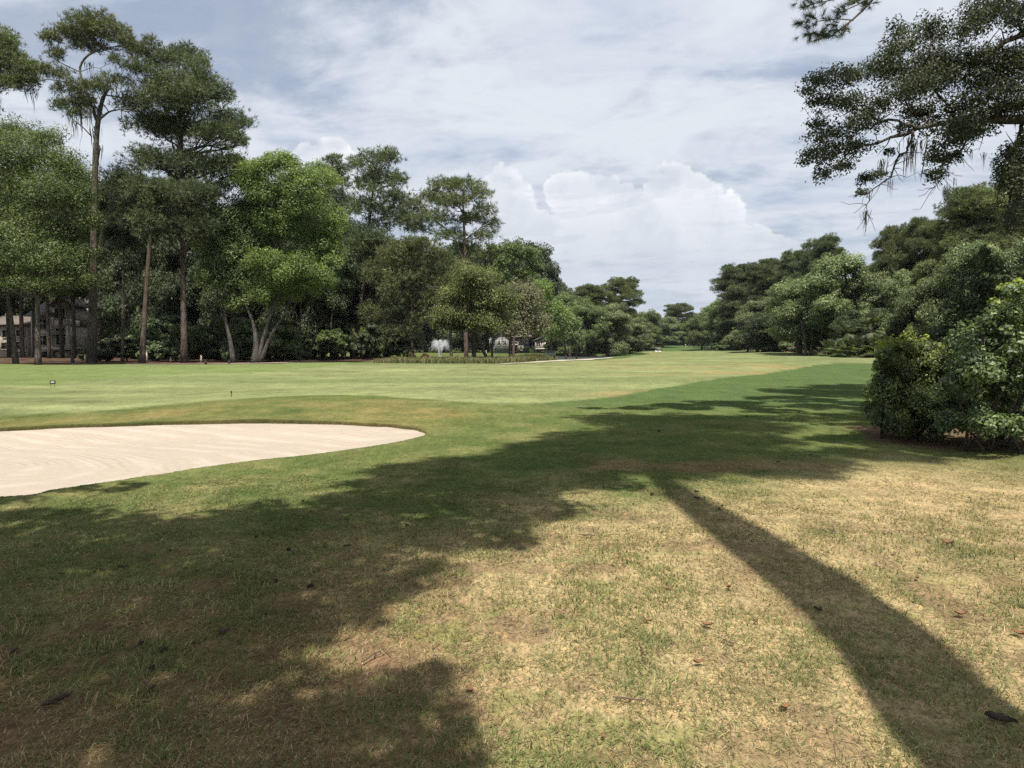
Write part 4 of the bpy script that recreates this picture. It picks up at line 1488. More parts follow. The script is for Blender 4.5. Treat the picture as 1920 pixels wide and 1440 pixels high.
def reeds():
    rng = np.random.default_rng(33)
    n = 26000
    px = 700 + 345 * rng.random(n)
    D = 67 + 22 * rng.random(n) + np.maximum(px - 940, 0) * .22
    top = np.interp(px, (700, 760, 850, 940, 1010, 1045), (.3, .62, .68, .66, 1.0, .5))
    x = (px - 960) / F * D
    w = fbm(x / 2.2, D / 2.2, 51, 3)
    k = w > .40
    px, D, x, top, w = px[k], D[k], x[k], top[k], w[k]
    n = len(x)
    L = top * (.45 + 1.3 * (w - .35)) * (.6 + .6 * rng.random(n))
    z = height(x, D)
    az = rng.random(n) * 6.283
    V, Q, T, _ = blades(np.stack([x, D, z], 1), L, .035 + .03 * rng.random(n), az, .05 + .4 * rng.random(n), np.zeros((n, 3)), .2 + .7 * rng.random(n))
    cv = np.clip((w - .3) * 1.6 + rng.normal(0, .25, n), 0, 1)
    o = obj('reeds', mesh_np('reeds', V, [Q, T], {'cv': np.repeat(cv, 5)}), M['reed'])
    tag(o, 'tall tawny green marsh grass between the fairway and the pond', 'reeds', kind='stuff')


reeds()


# ------------------------------------------------------------------ palms on the right
def palm_proto(trunk_h):
    rng = np.random.default_rng(int(trunk_h * 10) + 3)
    root = thing('palm_tree', '', 'palm', (0, 0, 0))
    if trunk_h > .5:
        mb = MB()
        P, rr = dense_poly([(0, 0, -.2), (.08, 0, trunk_h * .5), (0, .05, trunk_h)], [.19, .16, .2], n=10)
        mb.tube(P, rr, 8, .08, rng)
        obj('trunk', mb.mesh('trunk', (0, 0, 0), True), M['bark'], root)
    Vs, Ts, cvs, n0 = [], [], [], 0
    for f in range(30):
        az = f * 2.4
        el = R(rng.uniform(-45, 80))
        d = np.array((math.cos(az) * math.cos(el), math.sin(az) * math.cos(el), math.sin(el)))
        Ls = rng.uniform(.7, 1.2)
        c = np.array((0, 0, trunk_h)) + d * Ls
        sd = np.cross(d, (0, 0, 1.0))
        sd /= np.linalg.norm(sd) + 1e-9
        up = np.cross(sd, d)
        # stalk
        V = np.array([(0, 0, trunk_h) - sd * .02, (0, 0, trunk_h) + sd * .02, c])
        Vs.append(V)
        Ts.append(np.array([(0, 1, 2)]) + n0)
        cvs.append(np.full(3, .3))
        n0 += 3
        for q in np.linspace(-1.35, 1.35, 17):
            dd = d * math.cos(q) + sd * math.sin(q) + up * .12
            L = (.95 + .15 * rng.random()) * (1 - .18 * abs(q))
            tip = c + dd * L - np.array((0, 0, .28 * L * L))
            m = c + dd * L * .5
            w = np.cross(dd, up)
            w = w / (np.linalg.norm(w) + 1e-9) * .045
            Vs.append(np.array([c, m - w, tip, m + w]))
            Ts.append(np.array([(0, 1, 2), (0, 2, 3)]) + n0)
            cvs.append(np.full(4, .3 + .5 * rng.random()))
            n0 += 4
    obj('fronds', mesh_np('fronds', np.concatenate(Vs), [np.concatenate(Ts)], {'cv': np.concatenate(cvs)}), M['palm'], root)
    return root


pt, ps = palm_proto(3.4), palm_proto(.3)
for i, (p, px, D, sc, lab) in enumerate(((pt, 1632, 86, 1.05, 'fan palm with short trunk and full crown left of the near bush'), (pt, 1590, 92, .8, 'smaller fan palm half in shade left of the full crowned palm'),
                                         (ps, 1582, 88, 1.3, 'low palmetto clump without trunk at the fairway edge'), (ps, 1606, 86, 1.5, 'low palmetto below the full crowned palm'), (ps, 1560, 94, 1.2, 'leftmost low palmetto at the edge of the right trees'),
                                         (ps, 1650, 84, 1.4, 'low palmetto beside the top of the near bush'))):
    o = p if i in (0, 2) else copy_tree(p)
    b = W(px, 660, D)
    o.location = (b[0], b[1], hgt(b[0], b[1]))
    o.scale = (sc,) * 3
    o.rotation_euler = (0, 0, i * 1.3)
    tag(o, lab, 'palm', 'fan palms on the right')


# ------------------------------------------------------------------ near bushes on the right
def bush(name, label, cat, D, base, clumps, leaf, size, cover, seed, depth, stems, twin=1, sub=12, fresh=()):
    rng = np.random.default_rng(seed)
    s = D / F
    b = W(base, 800, D)
    org = np.array((b[0], b[1], hgt(b[0], b[1])))
    root = thing(name, label, cat, tuple(org))
    CL = []
    for (px, py, rx, ry) in clumps:
        for q in range(1 + twin):
            w = W(px + (rng.normal(0, rx * .2) if q else 0), py + (rng.normal(0, ry * .2) if q else 0), D + (q * .9 + .15 * rng.normal()) * depth - depth * .45)
            CL.append((w[0], w[1], max(w[2], ry * s * .9), rx * s, (rx + ry) * .5 * s, ry * s))
    CL = np.array(CL)
    CL[:, :3] -= org
    mb = MB()
    for i in range(stems):
        c = CL[rng.integers(0, len(CL))]
        st = np.array(((i / max(1, stems - 1) - .5) * (CL[:, 0].max() - CL[:, 0].min()) * .5 + CL[:, 0].mean(), rng.normal(0, .25), -.05))
        mb.tube(curve_pts(st, c[:3], rng, 7, .08, .03), np.linspace(.03, .008, 7), 6)
        for _ in range(3):
            c2 = CL[rng.integers(0, len(CL))]
            mb.tube(curve_pts(st + (0, 0, .05), c2[:3] + rng.normal(0, .1, 3), rng, 6, .08, .04), np.linspace(.018, .004, 6), 5)
    obj('stems', mb.mesh('stems', (0, 0, 0), True), M['bark'], root)
    lpx = size / s
    n = int(cover * sum(math.pi * c[2] * c[3] for c in clumps) * (1 + twin * .6) / (lpx * lpx * .26))
    obj('leaves', foliage(CL, min(n, 150000), size, rng, 'leaf', sub, .9), leaf, root)
    if fresh:
        FC = []
        for (px, py, rx, ry) in fresh:
            w = W(px, py, D + rng.normal(0, .15) - .1)
            FC.append((w[0] - org[0], w[1] - org[1], w[2] - org[2], rx * s, rx * s, ry * s))
        o = obj('new_growth', foliage(FC, 90 * len(FC), size * 1.15, rng, 'leaf', 5, 1.1), M['fresh'], root)
        o['label'] = 'fresh yellowish green shoots'
    return root


bush('bush', 'dark dense rounded bush with fine leaves and fresh yellowish tips, left of the glossy bush', 'bush', 12.3, 1715,
     [(1664, 795, 36, 38), (1662, 735, 34, 44), (1674, 688, 34, 34), (1715, 800, 40, 36), (1722, 725, 44, 48), (1728, 672, 36, 26), (1772, 790, 38, 44), (1772, 705, 38, 48), (1690, 658, 24, 16), (1722, 765, 46, 40), (1690, 760, 40, 40), (1750, 750, 40, 44), (1660, 668, 18, 14), (1708, 652, 12, 14), (1745, 655, 20, 14), (1780, 660, 20, 14)],
     M['bush'], .045, 5.5, 201, .9, 5, fresh=[(1640, 665, 12, 12), (1655, 655, 14, 14), (1668, 648, 14, 14), (1682, 645, 14, 16), (1696, 640, 12, 18), (1708, 636, 8, 20), (1720, 648, 14, 12), (1738, 642, 12, 16), (1758, 650, 14, 12), (1776, 655, 12, 12), (1648, 690, 12, 12), (1700, 668, 18, 10), (1738, 672, 16, 10), (1632, 740, 6, 8)])
bush('bush', 'large glossy leaved bush with broad sunlit leaves at the right edge', 'bush', 10.9, 1880,
     [(1805, 795, 40, 42), (1860, 800, 46, 38), (1920, 806, 44, 30), (1980, 796, 50, 38), (1800, 730, 38, 40), (1858, 735, 50, 46), (1925, 722, 52, 48), (1990, 710, 50, 50), (1838, 660, 44, 40), (1898, 655, 48, 42), (1960, 640, 50, 45), (1885, 592, 30, 28),
      (1925, 575, 36, 32), (1980, 560, 45, 40), (1862, 612, 26, 26), (1830, 690, 40, 36), (1896, 550, 14, 14), (1912, 545, 18, 14)],
     M['glossy'], .062, 5.0, 202, 1.0, 6, fresh=[(1890, 545, 16, 14), (1912, 540, 16, 16), (1876, 570, 14, 12), (1905, 570, 18, 12), (1856, 606, 14, 10), (1900, 610, 20, 14), (1838, 650, 14, 10), (1895, 660, 16, 12), (1860, 700, 14, 10), (1905, 720, 14, 12), (1840, 745, 12, 10), (1880, 770, 14, 10)])
bush('holly_bush', 'tall dark pointed holly rising behind the two near bushes', 'bush', 14.6, 1840,
     [(1850, 498, 18, 24), (1832, 540, 34, 28), (1802, 582, 38, 28), (1872, 550, 34, 28), (1782, 632, 40, 28), (1842, 612, 40, 34), (1766, 668, 30, 24), (1905, 530, 34, 36), (1800, 690, 40, 30), (1860, 680, 40, 40), (1846, 478, 9, 16), (1868, 505, 14, 20), (1815, 745, 40, 40), (1870, 760, 40, 40), (1830, 800, 40, 36)],
     M['dark'], .075, 5.0, 203, .9, 4)


# ------------------------------------------------------------------ trees whose shade lies on the lawn
def shade_crown(blobs, rng, zr, jit=.3):
    out = []
    for (px, py, r) in blobs:
        x, y = Gd(px, py)
        z = rng.uniform(*zr)
        out.append((x, y - z / TAN, z, r, r * 1.15, r * .8))
    return np.array(out)


def shade_tree(name, label, base, trunk, rad, cl, leaf, bark, N, size, style, seed, extra=None, sub=9):
    rng = np.random.default_rng(seed)
    bz = hgt(*base)
    org = np.array((base[0], base[1], bz))
    root = thing(name, label, 'tree', tuple(org))
    P, rr = dense_poly(trunk, rad, n=40)
    mb = MB()
    mb.tube(P, rr * (1 + .35 * np.exp(-np.linspace(0, 14, 40))), 14, .03, rng)
    limbs(mb, P, rr * .5, cl, rng, 2)
    if extra:
        extra(mb, rng)
    obj('trunk', mb.mesh('trunk', org, True), bark, root)
    c = cl.copy()
    c[:, :3] -= org
    obj('crown', foliage(c, N, size, rng, style, sub, .7), leaf, root)
    return root, org


rs = np.random.default_rng(300)
P1B = [(1130, 866, 1.0), (1200, 850, 1.2), (1290, 848, 1.2), (1180, 815, 1.3), (1290, 812, 1.4), (1380, 830, 1.2), (1240, 792, 1.4), (1340, 792, 1.4), (1440, 862, .8), (1395, 878, .5), (1130, 840, 1.2), (1060, 850, 1.0), (1000, 866, .9), (930, 872, .8), (860, 878, .7),
       (1475, 880, .6), (1165, 785, 1.0), (1540, 866, .6), (1620, 852, .6), (1240, 870, .8), (1330, 872, .55), (1700, 858, .45), (1230, 830, 1.1), (790, 884, .5)]
shade_tree('pine_tree', 'tall pine behind the viewer whose long trunk shadow crosses the lawn', (1.86, -1.7),
           [(1.86, -1.7, -.2), (1.86, -1.7, 4), (1.89, -1.7, 8.4), (1.95, -1.7, 9.5), (2.04, -1.7, 10.2), (2.06, -1.7, 11.2), (2.04, -1.7, 12.7), (1.96, -1.7, 15), (1.85, -1.7, 17.4), (1.82, -1.7, 20.2), (2.1, -1.6, 25.5)], [.36, .345, .335, .31, .30, .315, .305, .27, .20, .15, .07],
           shade_crown(P1B, rs, (20.3, 25)), M['pine'], M['bark_pine'], 13000, .34, 'pine', 301, sub=10)
L1B = [(780, 890, .7), (860, 918, .8), (960, 908, .85), (1060, 900, .75), (1120, 892, .6), (700, 926, .8), (620, 952, .75), (800, 955, .85), (920, 958, .75), (1020, 950, .4), (560, 985, .65), (450, 985, .6), (390, 1005, .65), (290, 1010, .6), (150, 1005, .65), (50, 992, .65),
       (700, 1005, .65), (830, 1010, .45), (940, 1015, .33), (600, 1045, .6), (450, 1075, .5), (310, 1070, .65), (100, 1060, .7), (690, 1075, .45), (790, 1090, .32), (560, 1115, .45), (400, 1125, .5), (220, 1125, .6), (50, 1130, .55), (520, 1190, .38), (360, 1210, .42), (170, 1220, .5),
       (500, 1280, .27), (330, 1290, .22), (120, 1310, .42), (690, 1305, .26), (780, 1290, .22), (800, 1350, .2), (610, 1370, .28), (400, 1400, .3), (200, 1410, .34), (840, 1400, .13), (880, 1430, .1), (100, 922, .42), (230, 914, .24), (20, 935, .45), (-60, 1100, .6), (-80, 1240, .5),
       (720, 1420, .28), (560, 1440, .3), (480, 1340, .24), (640, 1150, .3), (-60, 980, .8), (300, 1480, .4), (700, 1520, .3), (20, 1400, .3)]
shade_tree('broadleaf_tree', 'leafy tree behind the viewer shading the brown lawn at the left', (-3.6, -5.2),
           [(-3.6, -5.2, -.2), (-3.5, -5.1, 3), (-3.2, -4.6, 6), (-2.6, -4.0, 10)], [.3, .26, .2, .08],
           shade_crown(L1B, rs, (9.0, 13)), M['gum'], M['bark'], 30000, .15, 'leaf', 302, sub=8)
O1B = [(1110, 767, .3), (1190, 766, .55), (1280, 763, 1.0), (1380, 758, 1.2), (1480, 750, 1.4), (1580, 742, 1.5), (1640, 760, 1.2), (1690, 772, 1.3), (1625, 800, .7), (1600, 822, .5), (1640, 830, .5), (1668, 838, .6), (1560, 826, .5), (1430, 770, .8), (1530, 762, .9)]


def oak_limbs(mb, rng):
    D = 13.0
    s = D / F
    for poly in ([(2200, 330, 40), (2050, 240, 30), (1920, 218, 20), (1862, 223, 15), (1800, 231, 11), (1746, 236, 9), (1715, 242, 8), (1663, 260, 5), (1617, 275, 3), (1560, 292, 2)],
                 [(1722, 241, 6), (1690, 225, 5), (1651, 229, 4.5), (1611, 201, 4), (1570, 185, 3), (1530, 176, 2)], [(1712, 246, 5), (1698, 275, 4.5), (1691, 296, 4), (1669, 330, 3), (1633, 360, 2), (1625, 400, 1)],
                 [(2150, 150, 24), (1990, 60, 16), (1920, 58, 11), (1877, 86, 9), (1828, 110, 6), (1785, 135, 4), (1740, 165, 2)], [(1862, 220, 7), (1871, 178, 6), (1895, 125, 5), (1930, 70, 4)], [(1790, 230, 6), (1770, 205, 5), (1755, 160, 4), (1745, 100, 3), (1740, 60, 2)],
                 [(1850, 225, 6), (1815, 260, 4), (1785, 295, 3), (1760, 330, 2), (1750, 352, 1.5)], [(1651, 229, 4), (1620, 240, 3), (1570, 255, 2), (1530, 240, 1.5)], [(1750, 236, 4), (1700, 205, 3), (1690, 150, 2.5), (1685, 80, 2)], [(1920, 218, 8), (1900, 300, 5), (1895, 400, 3)]):
        P, rr = dense_poly([W(a, b, D + .25 * math.sin(a * .05)) for a, b, c in poly], [c * s * .5 for a, b, c in poly], n=18)
        P[1:-1] += rng.normal(0, .025, (16, 3))
        mb.tube(P, rr, 7)
        for q in range(5, 18):
            for _ in range(2):
                v = rng.normal(0, 1, 3)
                v /= np.linalg.norm(v)
                mb.tube(curve_pts(P[q], P[q] + v * (.25 + .35 * rng.random()), rng, 4, .1, .06), np.linspace(max(.006, min(.016, rr[q] * .5)), .003, 4), 4)


LIMB = [(1830, 222, 34, 18), (1872, 212, 30, 16), (1800, 246, 30, 20), (1845, 248, 24, 14), (1722, 214, 30, 16), (1700, 240, 22, 12), (1960, 120, 50, 50), (1980, 30, 60, 50), (1990, 190, 50, 40), (2040, 90, 60, 60), (2060, -40, 70, 60), (2110, 30, 60, 60), (1960, -50, 60, 50), (2130, 140, 50, 50), (1526, 153, 20, 18), (1518, 176, 16, 12), (1572, 155, 32, 24), (1598, 142, 22, 18), (1541, 198, 28, 20), (1587, 198, 36, 22), (1526, 238, 22, 15), (1556, 260, 38, 20), (1535, 293, 28, 20), (1584, 281, 32, 20), (1541, 330, 18, 18), (1581, 315, 22, 14), (1617, 232, 36, 22),
        (1617, 276, 26, 12), (1651, 137, 28, 24), (1688, 101, 30, 28), (1684, 60, 15, 20), (1694, 137, 42, 32), (1700, 177, 42, 24), (1743, 76, 28, 34), (1755, 122, 42, 40), (1740, 168, 42, 28), (1770, 147, 32, 36), (1831, 46, 42, 34), (1816, 67, 26, 22), (1862, 24, 42, 24),
        (1831, 128, 36, 30), (1862, 122, 42, 30), (1902, 128, 36, 36), (1846, 171, 40, 30), (1816, 199, 36, 20), (1886, 183, 36, 30), (1915, 40, 30, 34), (1755, 214, 36, 13), (1785, 240, 40, 18), (1779, 275, 28, 20), (1755, 305, 22, 20), (1755, 336, 20, 18), (1810, 258, 26, 15),
        (1787, 300, 16, 14), (1627, 339, 18, 13), (1617, 364, 11, 9), (1651, 330, 14, 10), (1668, 288, 10, 10), (1640, 200, 26, 16), (1905, 200, 30, 20), (1895, 300, 26, 34), (1908, 360, 28, 42), (1882, 340, 16, 34), (1905, 420, 22, 36), (1930, 320, 30, 60), (1930, 260, 20, 30)]
oak_cl = shade_crown(O1B, rs, (14.5, 17.0))
oak, oorg = shade_tree('oak_tree', 'live oak outside the right edge whose mossy limb hangs into the sky', (12.5, 13.0),
                       [(12.5, 13.0, -.2), (12.45, 13, 3), (12.1, 13.0, 5.0), (11.6, 13.2, 8.5), (11.0, 13.5, 13)], [.48, .42, .36, .24, .1],
                       oak_cl, M['oak'], M['bark'], 26000, .19, 'leaf', 303, oak_limbs)


def oak_foliage():
    rng = np.random.default_rng(310)
    D = 13.0
    s = D / F
    CL = []
    for (px, py, rx, ry) in LIMB:
        for q in (0, 1):
            w = W(px + rng.normal(0, rx * .15), py + rng.normal(0, ry * .15), D + rng.uniform(-.6, .6) * (1 + q * .4))
            CL.append((w[0], w[1], w[2], rx * s * 1.18, rx * s * 1.2, ry * s * 1.22))
    CL = np.array(CL)
    CL[:, :3] -= oorg
    obj('foliage', foliage(CL, 98000, .050, rng, 'leaf', 13, .85), M['oak_limb_shaded'], oak)
    sp = []
    for (px, py, L, w) in ((1720, 262, 60, 14), (1706, 255, 55, 12), (1700, 290, 40, 8), (1655, 298, 34, 8), (1652, 320, 20, 6), (1621, 395, 38, 12), (1771, 350, 60, 5), (1776, 345, 44, 5), (1790, 333, 20, 4), (1820, 280, 24, 5), (1845, 285, 30, 5), (1670, 335, 30, 4), (1900, 330, 60, 10), (1890, 390, 60, 10), (1905, 225, 18, 5), (1870, 350, 40, 8)):
        p = W(px, py, D)
        sp.append((p[0] - oorg[0], p[1] - oorg[1], p[2] - oorg[2], L * s, w * s))
    for one in sp:
        V, Q = moss_mesh([one], rng)
        obj('moss', mesh_np('moss', V, [Q]), M['moss'], oak)


oak_foliage()


def bough_pine():
    rng = np.random.default_rng(320)
    D = 16.5
    s = D / F
    base = (15.5, 17.0)
    org = np.array((base[0], base[1], hgt(*base)))
    root = thing('pine_tree', 'pine outside the right edge whose needle bough dips into the top of the sky', 'tree', tuple(org))
    mb = MB()
    P, rr = dense_poly([(15.5, 17, -.2), (15.5, 17, 8), (15.4, 17, 16), (15.4, 17, 21)], [.34, .29, .2, .06])
    mb.tube(P, rr, 10, .04, rng)
    B2 = [(1.0, 0, 0)]
    for poly in ([(2190, -330, 9), (1900, -190, 7), (1700, -70, 5.5), (1640, -8, 4.5), (1622, 18, 4), (1592, 44, 3.2), (1552, 72, 2)], [(1640, -8, 3), (1600, -10, 2.5), (1560, 0, 2), (1520, 8, 1.5)], [(1600, 38, 2.5), (1570, 35, 2), (1530, 40, 1.5)],
                 [(1640, -8, 3), (1606, 10, 2), (1578, 22, 2)], [(1592, 44, 2), (1582, 60, 1.5)], [(1552, 72, 2), (1525, 62, 1.5)]):
        P3, r3 = dense_poly([W(a, b, D) for a, b, c in poly], [c * s * .5 for a, b, c in poly], n=10)
        mb.tube(P3, r3, 6)
    tuft = [(1508, 2, 22, 10), (1530, 10, 22, 8), (1515, 38, 16, 8), (1540, 40, 20, 8), (1516, 62, 14, 8), (1532, 66, 18, 7), (1552, 70, 20, 7), (1582, 62, 14, 7), (1578, 24, 12, 8), (1545, -10, 30, 10), (1600, 5, 14, 8), (1628, 12, 8, 8), (1560, 52, 16, 8)]
    CL = []
    for (px, py, rx, ry) in tuft:
        w = W(px, py, D + rng.uniform(-.3, .3))
        CL.append((w[0], w[1], w[2], rx * s, rx * s, ry * s))
    CL = np.array(CL)
    CL[:, :3] -= org
    sh = []
    for (px, py, r) in ((1500, 736, 1.6), (1560, 730, 1.6), (1620, 729, 1.8), (1690, 730, 2.0), (1760, 735, 2.0), (1650, 742, 1.6), (1590, 738, 1.3)):
        x, y = Gd(px, py)
        z = rng.uniform(17, 20)
        sh.append((x, y - z / TAN, z, r, r, r * .7))
    sh = np.array(sh)
    limbs(mb, P, rr, sh, rng, 2)
    sh[:, :3] -= org
    obj('trunk', mb.mesh('trunk', org, True), M['bark_pine'], root)
    obj('crown', foliage(sh, 6000, .4, rng, 'pine', 9, .7), M['pine'], root)
    # finer needles on the bough that can be seen
    c, r, cv, idx = sub_clumps(CL, rng, 9)
    n = len(c)
    K = 46
    ax = rng.normal(0, .5, (n, 3)) + np.array((-.7, 0, .05))
    ax /= np.linalg.norm(ax, axis=1)[:, None]
    dd = np.repeat(ax, K, 0) * .8 + rng.normal(0, .5, (n * K, 3))
    dd /= np.linalg.norm(dd, axis=1)[:, None]
    sdv = np.cross(dd, rng.normal(0, 1, (n * K, 3)))
    sdv /= np.linalg.norm(sdv, axis=1)[:, None]
    B = np.repeat(c, K, 0) + np.repeat(ax, K, 0) * (rng.random(n * K) * .12)[:, None]
    L = (.13 + .08 * rng.random(n * K))[:, None]
    V = np.stack([B - sdv * .004, B + sdv * .004, B + dd * L], 1).reshape(-1, 3)
    obj('needles', mesh_np('needles', V, [np.arange(len(V)).reshape(-1, 3)], {'cv': np.repeat(np.repeat(cv, K), 3)}), M['pine_dark'], root)


bough_pine()


# ------------------------------------------------------------------ houses
def px_box(mb, x0, x1, y0, y1, D, dep, org):
    a, b = W(x0, y1, D), W(x1, y0, D)
    mb.box(((a[0] + b[0]) / 2 - org[0], D + dep / 2 - org[1], (a[2] + b[2]) / 2 - org[2]), (abs(b[0] - a[0]), dep, abs(b[2] - a[2])))


def part(name, boxes, mat, parent, org, D):
    mb = MB()
    for (x0, x1, y0, y1, dD, dep) in boxes:
        px_box(mb, x0, x1, y0, y1, D + dD, dep, org)
    return obj(name, mb.mesh(name), mat, parent)


def gable(name, x0, x1, ye, yr, D, dep, org, mat, parent, axis='x', over=.4, thick=.18):
    """pitched roof: eaves at pixel row ye, ridge at yr"""
    a, b = W(x0, ye, D), W(x1, ye, D)
    zr = W(x0, yr, D)[2]
    xa, xb, ya, yb, ze = a[0] - over, b[0] + over, D - over, D + dep + over, a[2]
    if axis == 'x':
        ym = (ya + yb) / 2
        top = [(xa, ya, ze), (xb, ya, ze), (xb, ym, zr), (xa, ym, zr), (xa, yb, ze), (xb, yb, ze)]
    else:
        xm = (xa + xb) / 2
        top = [(xa, ya, ze), (xa, yb, ze), (xm, yb, zr), (xm, ya, zr), (xb, ya, ze), (xb, yb, ze)]
    V = [np.array(p) - org for p in top] + [np.array(p) - org + (0, 0, thick) for p in top]
    Q = [(0, 1, 2, 3), (3, 2, 5, 4), (6, 9, 8, 7), (9, 10, 11, 8), (0, 6, 7, 1), (4, 5, 11, 10), (0, 3, 9, 6), (3, 4, 10, 9), (1, 7, 8, 2), (2, 8, 11, 5)]
    mb = MB()
    mb.add(V, Q)
    # closed gable ends
    me = mb.mesh(name)
    r = obj(name, me, mat, parent)
    return r


def gable_wall(x0, x1, ye, yr, D, dep, org, mat, parent, axis):
    a, b = W(x0, ye, D), W(x1, ye, D)
    zr = W(x0, yr, D)[2] - .05
    mb = MB()
    if axis == 'x':
        for x in (a[0], b[0] - .12):
            V = [(x, D, a[2]), (x, D + dep, a[2]), (x, D + dep / 2, zr), (x + .12, D, a[2]), (x + .12, D + dep, a[2]), (x + .12, D + dep / 2, zr)]
            mb.add([np.array(v) - org for v in V], [(0, 3, 5, 2), (1, 2, 5, 4), (0, 1, 4, 3)], [(0, 2, 1), (3, 4, 5)])
    else:
        xm = (a[0] + b[0]) / 2
        for y in (D, D + dep - .12):
            V = [(a[0], y, a[2]), (b[0], y, a[2]), (xm, y, zr), (a[0], y + .12, a[2]), (b[0], y + .12, a[2]), (xm, y + .12, zr)]
            mb.add([np.array(v) - org for v in V], [(0, 2, 5, 3), (1, 4, 5, 2), (0, 3, 4, 1)], [(0, 1, 2), (3, 5, 4)])
    obj('gable_wall', mb.mesh('gable_wall'), mat, parent)


def window(x0, x1, y0, y1, D, org, parent, mat_frame, f=.09):
    a, b = W(x0, y1, D), W(x1, y0, D)
    cx, cz = (a[0] + b[0]) / 2 - org[0], (a[2] + b[2]) / 2 - org[2]
    w, h, y = abs(b[0] - a[0]), abs(b[2] - a[2]), D - org[1]
    mb = MB()
    for sx in (-1, 1):
        mb.box((cx + sx * (w / 2 - f / 2), y, cz), (f, .14, h))
    for sz in (-1, 1):
        mb.box((cx, y, cz + sz * (h / 2 - f / 2)), (w - 2 * f, .12, f))
    mb.box((cx, y, cz), (f * .6, .08, h - 2 * f))
    o = obj('window', mb.mesh('window'), mat_frame, parent)
    g = MB()
    g.box((cx, y + .01, cz), (w - 2 * f - .01, .03, h - 2 * f - .01))
    obj('pane', g.mesh('pane'), M['glass'], o)


def left_house():
    D = 103.0
    b = W(75, 660, D)
    org = np.array((b[0], D, hgt(b[0], D)))
    r = thing('house', 'cream sided house half hidden in shade behind the left edge trees', 'house', tuple(org))
    part('wall', [(60, 131, 612, 673, 2.2, 7.5), (98, 131, 575, 611.5, 2.2, 7.5), (60, 97.5, 594, 611.5, 2.2, 7.5)], M['cream'], r, org, D)
    part('lower_wall', [(96, 129.5, 658, 674, .6, 1.55)], M['cream'], r, org, D)
    part('post', [(60, 64.5, 594, 672, 0, .45)], M['trim'], r, org, D)
    part('post', [(92, 96, 594, 672, 0, .45)], M['trim'], r, org, D)
    part('post', [(124.5, 130.5, 598, 656, 0, .45)], M['trim'], r, org, D)
    part('beam', [(103, 131.5, 600, 611, -.1, 2.2)], M['trim'], r, org, D)
    part('beam', [(64.6, 104, 620, 627, -.1, 2.2)], M['trim'], r, org, D)
    part('deck', [(64.6, 132, 650.5, 656.5, -.4, 2.5)], M['trim'], r, org, D)
    for w in ((70, 91, 596, 618), (70, 91, 629, 648), (105, 123, 614, 648), (103, 123, 577, 597), (66, 90, 659, 671)):
        window(*w, D + 2.1, org, r, M['trim'])
    gable('roof', 54, 98, 594, 566, D + 1.5, 8.2, org, M['roof'], r, 'x')
    gable('roof', 97, 134, 575, 556, D + 1.8, 8.0, org, M['roof'], r, 'y')
    gable_wall(98, 131, 575, 556, D + 2.2, 7.5, org, M['cream'], r, 'y')
    gable_wall(60, 97, 594, 567, D + 2.2, 7.5, org, M['cream'], r, 'x')
    part('wing', [(-20, 52, 610, 674, 4.5, 7)], M['cream'], r, org, D)
    gable('wing_roof', -24, 54, 610, 592, D + 4.0, 8, org, M['roof'], r, 'x')
    gable_wall(-20, 52, 610, 593, D + 4.5, 7, org, M['cream'], r, 'x')
    for w in ((30, 46, 618, 632), (4, 22, 618, 634), (28, 48, 640, 655), (2, 24, 642, 656)):
        window(*w, D + 4.4, org, r, M['trim'])
    part('porch_rail', [(28, 52, 656.5, 659.5, 3.2, .2), (28, 52, 662, 663.2, 3.2, .12)], M['trim'], r, org, D)


left_house()


def pond_houses():
    D = 195.0
    b = W(955, 660, D)
    org = np.array((b[0], D, 0.0))
    r = thing('house', 'grey shingled house with gabled roof and balcony behind the mossy oak', 'house', tuple(org))
    part('wall', [(928, 954, 632, 662, 0, 9)], M['grey_siding'], r, org, D)
    gable('roof', 926, 956, 632, 618, D - .4, 9.8, org, M['roof_grey'], r, 'y')
    gable_wall(928, 954, 632, 619, D, 9, org, M['grey_siding'], r, 'y')
    part('side_wing', [(955, 992, 630, 662, 3, 9)], M['slate_siding'], r, org, D)
    gable('wing_roof', 954, 994, 632, 620, D + 2, 11, org, M['roof_grey'], r, 'x')
    gable_wall(955, 992, 631.5, 621, D + 3, 9, org, M['slate_siding'], r, 'x')
    part('balcony', [(957, 972, 645, 647, 0, 2.9), (957, 972, 640.5, 641.2, 0, .15), (957, 957.8, 641.2, 662, 0, .15), (971, 971.8, 641.2, 662, 0, .15), (964, 964.6, 641.2, 645, 0, .15)], M['trim'], r, org, D)
    for w in ((932, 939, 638, 648), (943, 950, 638, 648), (974, 981, 636, 644), (983, 990, 636, 644), (974, 981, 648, 657), (960, 969, 648, 660)):
        window(*w, D - .1 if w[0] < 955 else D + 2.9, org, r, M['trim'], .14)
    b = W(1020, 660, D)
    org = np.array((b[0], D, 0.0))
    r = thing('house', 'second grey shingled house with sloping roof above the green bin', 'house', tuple(org))
    part('wall', [(1003, 1040, 640, 662, 0, 10)], M['grey_siding'], r, org, D)
    gable('roof', 1001, 1043, 640, 630, D - .5, 11, org, M['roof_grey'], r, 'y')
    gable_wall(1003, 1040, 640, 631, D, 10, org, M['grey_siding'], r, 'y')
    part('porch', [(1004, 1042, 653, 655, -2, 2), (1041, 1042, 642, 653, -2, .2), (1022, 1023, 642, 653, -2, .2), (1004, 1005, 642, 653, -2, .2)], M['trim'], r, org, D)
    for w in ((1006, 1014, 643, 651), (1017, 1021, 643, 653), (1026, 1036, 643, 651)):
        window(*w, D - .1, org, r, M['trim'], .14)


pond_houses()


# ------------------------------------------------------------------ small things on the course
def bevel(o, w, seg=2):
    md = o.modifiers.new('bevel', 'BEVEL')
    md.width = w
    md.segments = seg
    md.limit_method = 'ANGLE'
    return o


